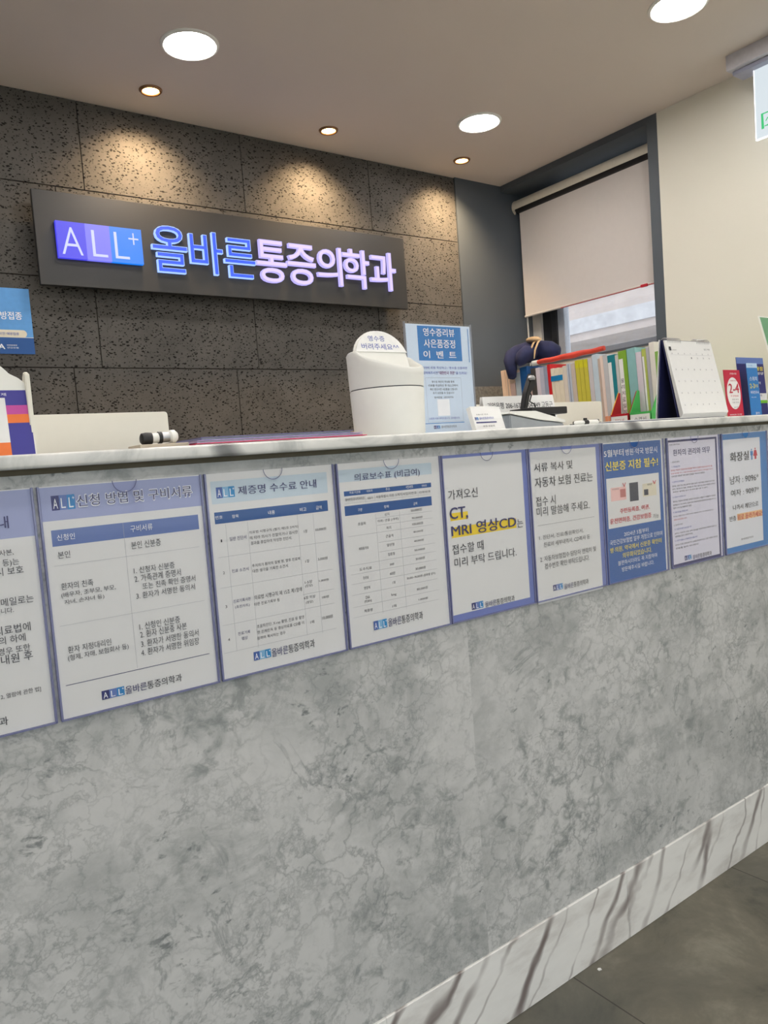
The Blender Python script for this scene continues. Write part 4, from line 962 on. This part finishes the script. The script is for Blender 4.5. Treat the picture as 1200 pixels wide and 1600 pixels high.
# ---------------------------------------------------------------- poster on the stone wall, exit sign, blind
po = thing('wall_poster', 'blue poster taped to the stone wall at the left edge', 'poster', (.36, YB - .002, 1.53))
mb = MB(); mb.box(.15, .565, YB - .0022, YB - .0006, 1.531, 1.742, plain('poster_blue', (92, 156, 218), .55))
q = Vector((.15, YB - .0022, 1.742))
printing(mb, q, X_, Z_, -Y_, [('r', 0, 158, 415, 211, 'bar2'), ('r', 0, 157, 415, 158.5, 'pap'), ('t', '예방접종', 300, 76, 386, 101, 'w', 2), ('t', '기관', 266, 105, 318, 130, 'w', 2), ('r', 0, 134, 384, 158, 'beige'), ('t', '건강한 내일을 위한 예방접종', 250, 142, 372, 151, 'b', 0), ('t', 'KHA', 270, 180, 326, 196, 'w', 2), ('t', '대한병원협회', 332, 181, 362, 186, 'w', 0), ('t', '건강보험', 332, 189, 366, 194, 'w', 0)])
pv = arc(384, 146, 12, -90, 90, 12); mb.add([q - Y_ * .0002 + X_ * p[0] * .001 - Z_ * p[1] * .001 for p in pv], [tuple(range(len(pv)))], INKS['beige'])
mb.build('poster_sheet', po)

ex = thing('exit_sign', 'edge-lit exit sign hanging from the ceiling at the right edge', 'exit sign', (2.655, .2, HC))
EXB = plain('exit_housing', (196, 194, 200), .45); GRN = glow('exit_green', (20, 190, 110), .9)
mb = MB(); mb.box(2.60, 2.71, -.05, .400, 2.334, HC - .0004, EXB, .002); mb.build('housing', ex)
mb = MB(); mb.box(2.622, 2.69, -.045, .390, 2.320, 2.3338, plain('exit_rail', (150, 152, 170), .35), .002); mb.build('lower_rail', ex)
tp_ = NT('edge_lit_acrylic'); tr = tp_.n('BsdfTransparent', Color=(1, 1, 1, 1)); em = tp_.n('Emission', Color=lin((226, 236, 242)), Strength=.85); mx = tp_.n('MixShader', Fac=.82)
tp_.t.links.new(tr.outputs[0], mx.inputs[1]); tp_.t.links.new(em.outputs[0], mx.inputs[2]); tp_.t.links.new(mx.outputs[0], tp_.out.inputs[0])
mb = MB(); mb.box(2.652, 2.660, -.02, .331, 2.092, 2.3198, tp_.m, .001, 1); pnl = mb.build('acrylic_panel', ex)
EDGE = glow('lit_edge', (244, 248, 255), 1.6)
mb = MB(); mb.box(2.6515, 2.6605, .3312, .3335, 2.092, 2.3195, EDGE); mb.box(2.6515, 2.6605, -.02, .3335, 2.0885, 2.0918, EDGE); mb.build('lit_edge', ex)
mb = MB(); xf = 2.6512
def eq(pts): mb.prism([(-p[0], p[1]) for p in pts], (xf, 0, 0), -Y_, Z_, -X_, .0004, GRN)
eq([(.312, 2.118), (.303, 2.118), (.305, 2.168), (.312, 2.168)]); eq([(.312, 2.165), (.312, 2.169), (.25, 2.169), (.25, 2.165)]); eq([(.254, 2.118), (.250, 2.118), (.250, 2.166), (.254, 2.166)])
eq([(.286, 2.156), (.280, 2.158), (.279, 2.163), (.285, 2.164)]); eq([(.292, 2.150), (.276, 2.156), (.270, 2.148), (.262, 2.149), (.262, 2.146), (.272, 2.144), (.277, 2.150), (.280, 2.139), (.268, 2.131), (.272, 2.120), (.276, 2.121), (.274, 2.129), (.286, 2.136), (.283, 2.146), (.289, 2.148), (.296, 2.139), (.298, 2.141)])
eq([(.284, 2.136), (.292, 2.127), (.302, 2.127), (.302, 2.124), (.290, 2.123), (.279, 2.135)])
mb.build('running_figure', ex)

bl = thing('roller_blind', 'half lowered beige roller blind in the grey window recess', 'blind', (2.86, 1.24, 2.3))
CASS = plain('ivory_cassette', (212, 206, 192), .5); FAB = plain('blind_fabric', (216, 210, 206), .85, .01, 40)
ya, yb = .832, 1.652
mb = MB(); cp = [(p[0] * .030, p[1] * .034) for p in arc(0, 0, 1, 80, 205, 14)]; cq = [(p[0] * .026, p[1] * .030) for p in arc(0, 0, 1, 205, 80, 14)]
mb.prism(cp + cq, (2.865, yb, 2.292), X_, Z_, -Y_, yb - ya, CASS); mb.build('cassette', bl, 40)
mb = MB()
for y in (yb, ya + .004): mb.prism([(p[0] * .031, p[1] * .035) for p in arc(0, 0, 1, 60, 250, 16)], (2.865, y, 2.292), X_, Z_, -Y_, .004, CASS)
mb.build('end_cap', bl)
mb = MB(); mb.tube([(2.870, yb - .006, 2.283), (2.870, ya + .006, 2.283)], .020, BLACK, 20, up=(1, 0, 0)); mb.build('roller', bl, 40)
mb = MB(); mb.box(2.868, 2.8695, ya + .004, yb - .018, 1.760, 2.268, FAB); mb.build('fabric', bl)
mb = MB(); mb.tube([(2.8688, yb - .016, 1.757), (2.8688, ya + .004, 1.757)], .006, FAB, 12, up=(1, 0, 0)); mb.build('bottom_bar', bl, 40)
mb = MB(); mb.tube([(2.8625, yb - .25, 1.7525), (2.8625, ya + .004, 1.7525)], .0016, plain('red_cord', (196, 44, 48), .5), 8, up=(1, 0, 0)); mb.box(2.858, 2.866, .925, .958, 1.748, 1.760, plain('red_tag', (206, 34, 54), .5), .001); mb.build('red_pull', bl)
mb = MB()
for dx in (0, .006): mb.tube([(2.885 + dx, 1.640, 2.26), (2.885 + dx, 1.640, 1.62), (2.888, 1.640, 1.50)], .0015, WHITE, 6, up=(1, 0, 0))
mb.build('pull_cord', bl)

# ---------------------------------------------------------------- files on the side counter
FZ = 1.1353
lean = .05
PALETTE = dict(peach=(236, 206, 178), pink2=(206, 178, 170), paleblue=(196, 208, 216), blue=(30, 92, 156), dark=(72, 68, 66), lilac=(214, 206, 216), lav=(186, 188, 204), greyblue=(150, 160, 180), red=(206, 30, 36), cream=(232, 222, 200), cream2=(226, 216, 204), bluegrey=(196, 204, 216), beige=(206, 192, 178), yel=(206, 196, 70), lilacgrey=(208, 202, 204), sky=(200, 216, 226), peachw=(236, 216, 204), whitegrey=(198, 198, 200), teal=(20, 128, 140), gw=(204, 206, 204), green=(128, 172, 52), mint=(140, 188, 188), olive=(176, 188, 92), grey=(176, 176, 182), white=(226, 222, 212), green2=(134, 176, 84), brown=(196, 176, 160))
FM = {k: plain('file_' + k, v, .55, .03, 30) for k, v in PALETTE.items()}
FILES = [  # colour, y left, y right, top z, label, extra
 ('peach', 1.434, 1.411, 1.458, 'peach file at the far left end of the file row', None), ('peach', 1.409, 1.385, 1.456, 'peach file second from the far left end, just under the navy bag', 'stripe'),
 ('pink2', 1.383, 1.355, 1.394, 'short dull pink file half hidden under the navy bag', None), ('paleblue', 1.350, 1.320, 1.437, 'pale blue-grey file under the drooping end of the navy bag', None),
 ('blue', 1.318, 1.275, 1.457, 'strong blue binder under the navy bag', None), ('pink2', 1.2735, 1.2585, 1.38, 'short pink-beige file between the blue binder and the dark grey one', None), ('dark', 1.256, 1.229, 1.443, 'dark grey file behind the top of the black stand', None),
 ('lilac', 1.2265, 1.2055, 1.441, 'lilac white file just right of the black stand', None), ('lav', 1.2045, 1.1835, 1.440, 'grey lavender file left of the grey-blue one', None), ('greyblue', 1.1825, 1.1625, 1.440, 'grey-blue file touching the bright red file', None),
 ('red', 1.1615, 1.1445, 1.447, 'bright red file with thick cover in the middle of the row', None), ('cream', 1.1435, 1.1275, 1.427, 'cream file next to the red one, first of three under the blue tape', None), ('cream', 1.1265, 1.1035, 1.426, 'cream file in the middle of the three under the blue tape', None), ('cream', 1.1025, 1.0795, 1.424, 'cream file at the right end of the blue tape', None),
 ('cream2', 1.0785, 1.0585, 1.429, 'ivory pink file just right of the blue-taped files', None), ('bluegrey', 1.0575, 1.0365, 1.436, 'pale blue-grey file left of the beige one', 'stripe'), ('beige', 1.0355, 1.0145, 1.433, 'beige file left of the yellow-green files', None),
 ('yel', 1.012, .9925, 1.442, 'left one of the three yellow-green files', 'cap'), ('yel', .991, .9715, 1.441, 'middle one of the three yellow-green files', 'cap'), ('yel', .9695, .950, 1.440, 'right one of the three yellow-green files', 'cap'),
 ('lilacgrey', .948, .9275, 1.441, 'pale grey file right of the yellow-green files', None), ('sky', .926, .900, 1.452, 'tall sky blue file in the row', None), ('brown', .8995, .8895, 1.432, 'thin light brown file beside the sky blue one', None), ('peachw', .8885, .875, 1.441, 'pale peach file with an orange foot', 'foot'),
 ('whitegrey', .874, .8535, 1.443, 'white grey file with an orange foot', 'foot'), ('teal', .8525, .8185, 1.438, 'dark teal binder with a white spine label', 'label'), ('gw', .8175, .8035, 1.434, 'grey white file between the teal binder and the green binder', None),
 ('green', .8025, .766, 1.446, 'bright green binder with lettered white spine label', 'letter'), ('mint', .7635, .726, 1.450, 'wide mint file at the left of the green file box', None), ('lilac', .725, .7005, 1.430, 'lilac white file standing in the green file box', None), ('olive', .698, .6805, 1.438, 'olive green file standing in the green file box', 'label'),
 ('grey', .6795, .6665, 1.442, 'thin grey file right of the olive green one', None), ('white', .665, .6435, 1.457, 'tall white file near the calendar', None), ('green2', .6425, .628, 1.420, 'soft green file at the right end of the row beside the calendar', None)]
XS = 2.47
def make_file(col, yl, yr, zt, label, extra):
    wd = yl - yr; h = zt - FZ
    root = thing('document_file', label, 'file', (XS, yr - lean * .30, FZ), 'files on the side counter')
    m = FM[col]; t_ = min(.0016, wd * .2)
    def L(mb): return mb
    mb = MB(); y0 = root.location.y
    mb.box(XS, XS + .0018, y0, y0 + wd, FZ, FZ + h, m, .0007, 1); mb.box(XS + .001, XS + .225, y0, y0 + t_, FZ, FZ + h, m); mb.box(XS + .001, XS + .225, y0 + wd - t_, y0 + wd, FZ, FZ + h, m)
    mb.build('cover', root)
    mb = MB(); mb.box(XS + .003, XS + .218, y0 + t_ + .0003, y0 + wd - t_ - .0003, FZ + .003, FZ + h - .008, PAPER)
    mb.build('pages', root)
    if extra:
        mb = MB(); f = XS - .0004
        def strip(ya_, yb_, za, zb, mm): mb.box(f - .0004, f + .0003, y0 + ya_, y0 + yb_, za, zb, mm)
        if extra == 'cap': strip(.0005, wd - .0005, FZ + h - .032, FZ + h - .001, plain('file_cap_yellow', (214, 208, 40), .5) if 'file_cap_yellow' not in MATS else MATS['file_cap_yellow']); nm = 'spine_cap'
        elif extra == 'stripe': strip(wd * .35, wd * .6, FZ, FZ + h - .004, FM['greyblue'] if col != 'peach' else FM['brown']); nm = 'spine_stripe'
        elif extra == 'foot': strip(.0005, wd - .0005, FZ + .04, FZ + .068, MATS.get('foot_orange') or plain('foot_orange', (226, 150, 110), .6)); nm = 'spine_band'
        elif extra == 'label': strip(wd * .5, wd - .001, FZ + .02, FZ + h - .028, PAPER); nm = 'spine_label'
        else:
            strip(wd * .45, wd - .002, FZ + .02, FZ + h - .03, PAPER); nm = 'spine_label'
            for k, chh in enumerate('물리치료일지'): mb.text(chh, (f - .0006, y0, FZ), -Y_, Z_, -(wd - .004), .19 - .024 * k, -(wd * .5), .206 - .024 * k, INKS['k'], 1)
        o = mb.build(nm, root)
    root.rotation_euler = (-lean, 0, 0)
    return root
for a in FILES: make_file(*a)
# blue tape binding the three cream files
tpz = thing('tape_band', 'strip of blue tape across the three cream files', 'tape', (XS - .002, 1.10, 1.385))
mb = MB(); mb.box(XS - .0012, XS - .0004, 1.079, 1.142, 1.372, 1.394, plain('blue_tape', (18, 128, 186), .5)); mb.build('tape', tpz)
# two small file boxes
def file_box(lab, ya_, yb_, xf, c, edge):
    b = thing('file_box', lab, 'file box', ((xf + 2.462) / 2, (ya_ + yb_) / 2, FZ))
    mb = MB(); mb.box(xf, xf + .002, yb_, ya_, FZ, FZ + .068, c); mb.box(xf, 2.464, yb_, ya_, FZ, FZ + .002, c)
    for y in (yb_, ya_ - .002): mb.prism([(0, 0), (2.464 - xf, 0), (2.464 - xf, .150), (2.464 - xf - .01, .150), (0.0, .060)], (xf, y, FZ), X_, Z_, Y_, .002, c)
    mb.build('box_shell', b)
    mb = MB(); mb.prism([(0, .0605), (2.464 - xf - .01, .1505), (2.464 - xf - .01, .1540), (0, .0640)], (xf, ya_ - .0022, FZ), X_, Z_, Y_, .0024, edge); mb.build('rim', b)
    mb = MB(); mb.box(xf - .0008, xf - .0003, yb_ + .006, ya_ - .003, FZ + .022, FZ + .060, PAPER); mb.text('진단서' if c is REDB else '소견서', (xf - .0011, 0, 0), -Y_, Z_, -(ya_ - .02), FZ + .034, -(yb_ + .022), FZ + .050, INKS['crim'] if c is REDB else INKS['kp'], 0); mb.build('front_label', b)
REDB, GRNB = plain('red_box', (186, 26, 40), .5), plain('green_box', (76, 184, 92), .5)
file_box('red file box with a white front label beside the green one', .798, .716, 2.40, REDB, plain('yellow_rim', (246, 190, 60), .5))
file_box('green file box with a white front label, nearest the calendar', .712, .620, 2.40, GRNB, GRNB)
# red umbrella and navy bag lying on top of the files
um = thing('umbrella', 'furled red umbrella with white handle lying on the tops of the files', 'umbrella', (2.50, 1.1, 1.455))
mb = MB(); n = 16; mb.tube([(2.495 + .05 * i / n, 1.232 - .312 * i / n, 1.4665 + .0115 * i / n + .0012 * math.sin(i * 1.3)) for i in range(n + 1)], [.0088 + .002 * math.sin(i * .9) * .4 + .003 * math.sin(math.pi * i / n) for i in range(n + 1)], plain('red_canopy', (206, 66, 50), .6, .15, 25), 14, up=(0, 0, 1)); mb.build('canopy', um, 50)
mb = MB(); mb.tube([(2.493, 1.264, 1.4655), (2.4932, 1.261, 1.4655), (2.495, 1.2325, 1.4665)], [.008, .0115, .0105], WHITE, 16); mb.build('handle', um, 40)
nb = thing('fabric_bag', 'navy fabric bag with a beige strap slumped over the files below the window', 'bag', (2.55, 1.36, 1.46))
NAVY = plain('navy_fabric', (32, 38, 74), .9, .25, 22); TAN = plain('beige_webbing', (186, 160, 124), .8, .08, 40)
def lump(path, radii, m, seg=20, flat=1.0, amp=.006):
    t = MB(); t.tube(path, radii, m, seg, flat)
    for i, p in enumerate(t.v):
        q = Vector(p); k = math.sin(q.y * 90 + q.z * 60) * math.cos(q.x * 80 + q.z * 50); t.v[i] = (q.x + amp * k, q.y + amp * .5 * k, q.z + amp * k * .8)
    return t
P1 = [(2.60, 1.200, 1.505), (2.598, 1.21, 1.507), (2.592, 1.245, 1.518), (2.585, 1.285, 1.526), (2.57, 1.32, 1.528), (2.548, 1.348, 1.526), (2.512, 1.362, 1.521), (2.472, 1.356, 1.511), (2.438, 1.340, 1.482), (2.430, 1.328, 1.445), (2.430, 1.324, 1.415), (2.430, 1.322, 1.404)]
lump(P1, [.010, .028, .042, .046, .047, .045, .042, .037, .031, .024, .018, .006], NAVY).build('bag_body', nb, 60)
lump([(2.535, 1.30, 1.52), (2.495, 1.292, 1.512), (2.458, 1.285, 1.496), (2.438, 1.28, 1.472), (2.436, 1.278, 1.46)], [.03, .036, .032, .024, .008], NAVY, amp=.004).build('bag_flap', nb, 60)
lump([(2.56, 1.335, 1.573), (2.55, 1.325, 1.577), (2.54, 1.295, 1.577), (2.535, 1.265, 1.572), (2.535, 1.25, 1.566)], [.006, .016, .019, .016, .006], TAN, 16, .7, .002).build('strap_pad', nb, 60)
for dy, dx in ((.0, 0), (.022, -.006)):
    mb = MB()
    mb.tube([(2.545, 1.255 + dy, 1.574), (2.518 + dx, 1.248 + dy, 1.552), (2.494 + dx, 1.244 + dy, 1.520), (2.488 + dx, 1.246 + dy, 1.484)], [.006, .005, .005, .004], TAN, 10, .5)
    mb.build('strap', nb, 60)

# scrap of paper on the floor
ps_ = thing('paper_scrap', 'tiny white scrap of paper on the dark floor by the plinth', 'scrap', (1.188, -.024, .0002))
mb = MB(); mb.prism([(-.004, -.002), (.003, -.004), (.005, .001), (.001, .004), (-.003, .003)], (1.188, -.024, .0003), X_, Y_, Z_, .0012, PAPER); mb.build('scrap', ps_)
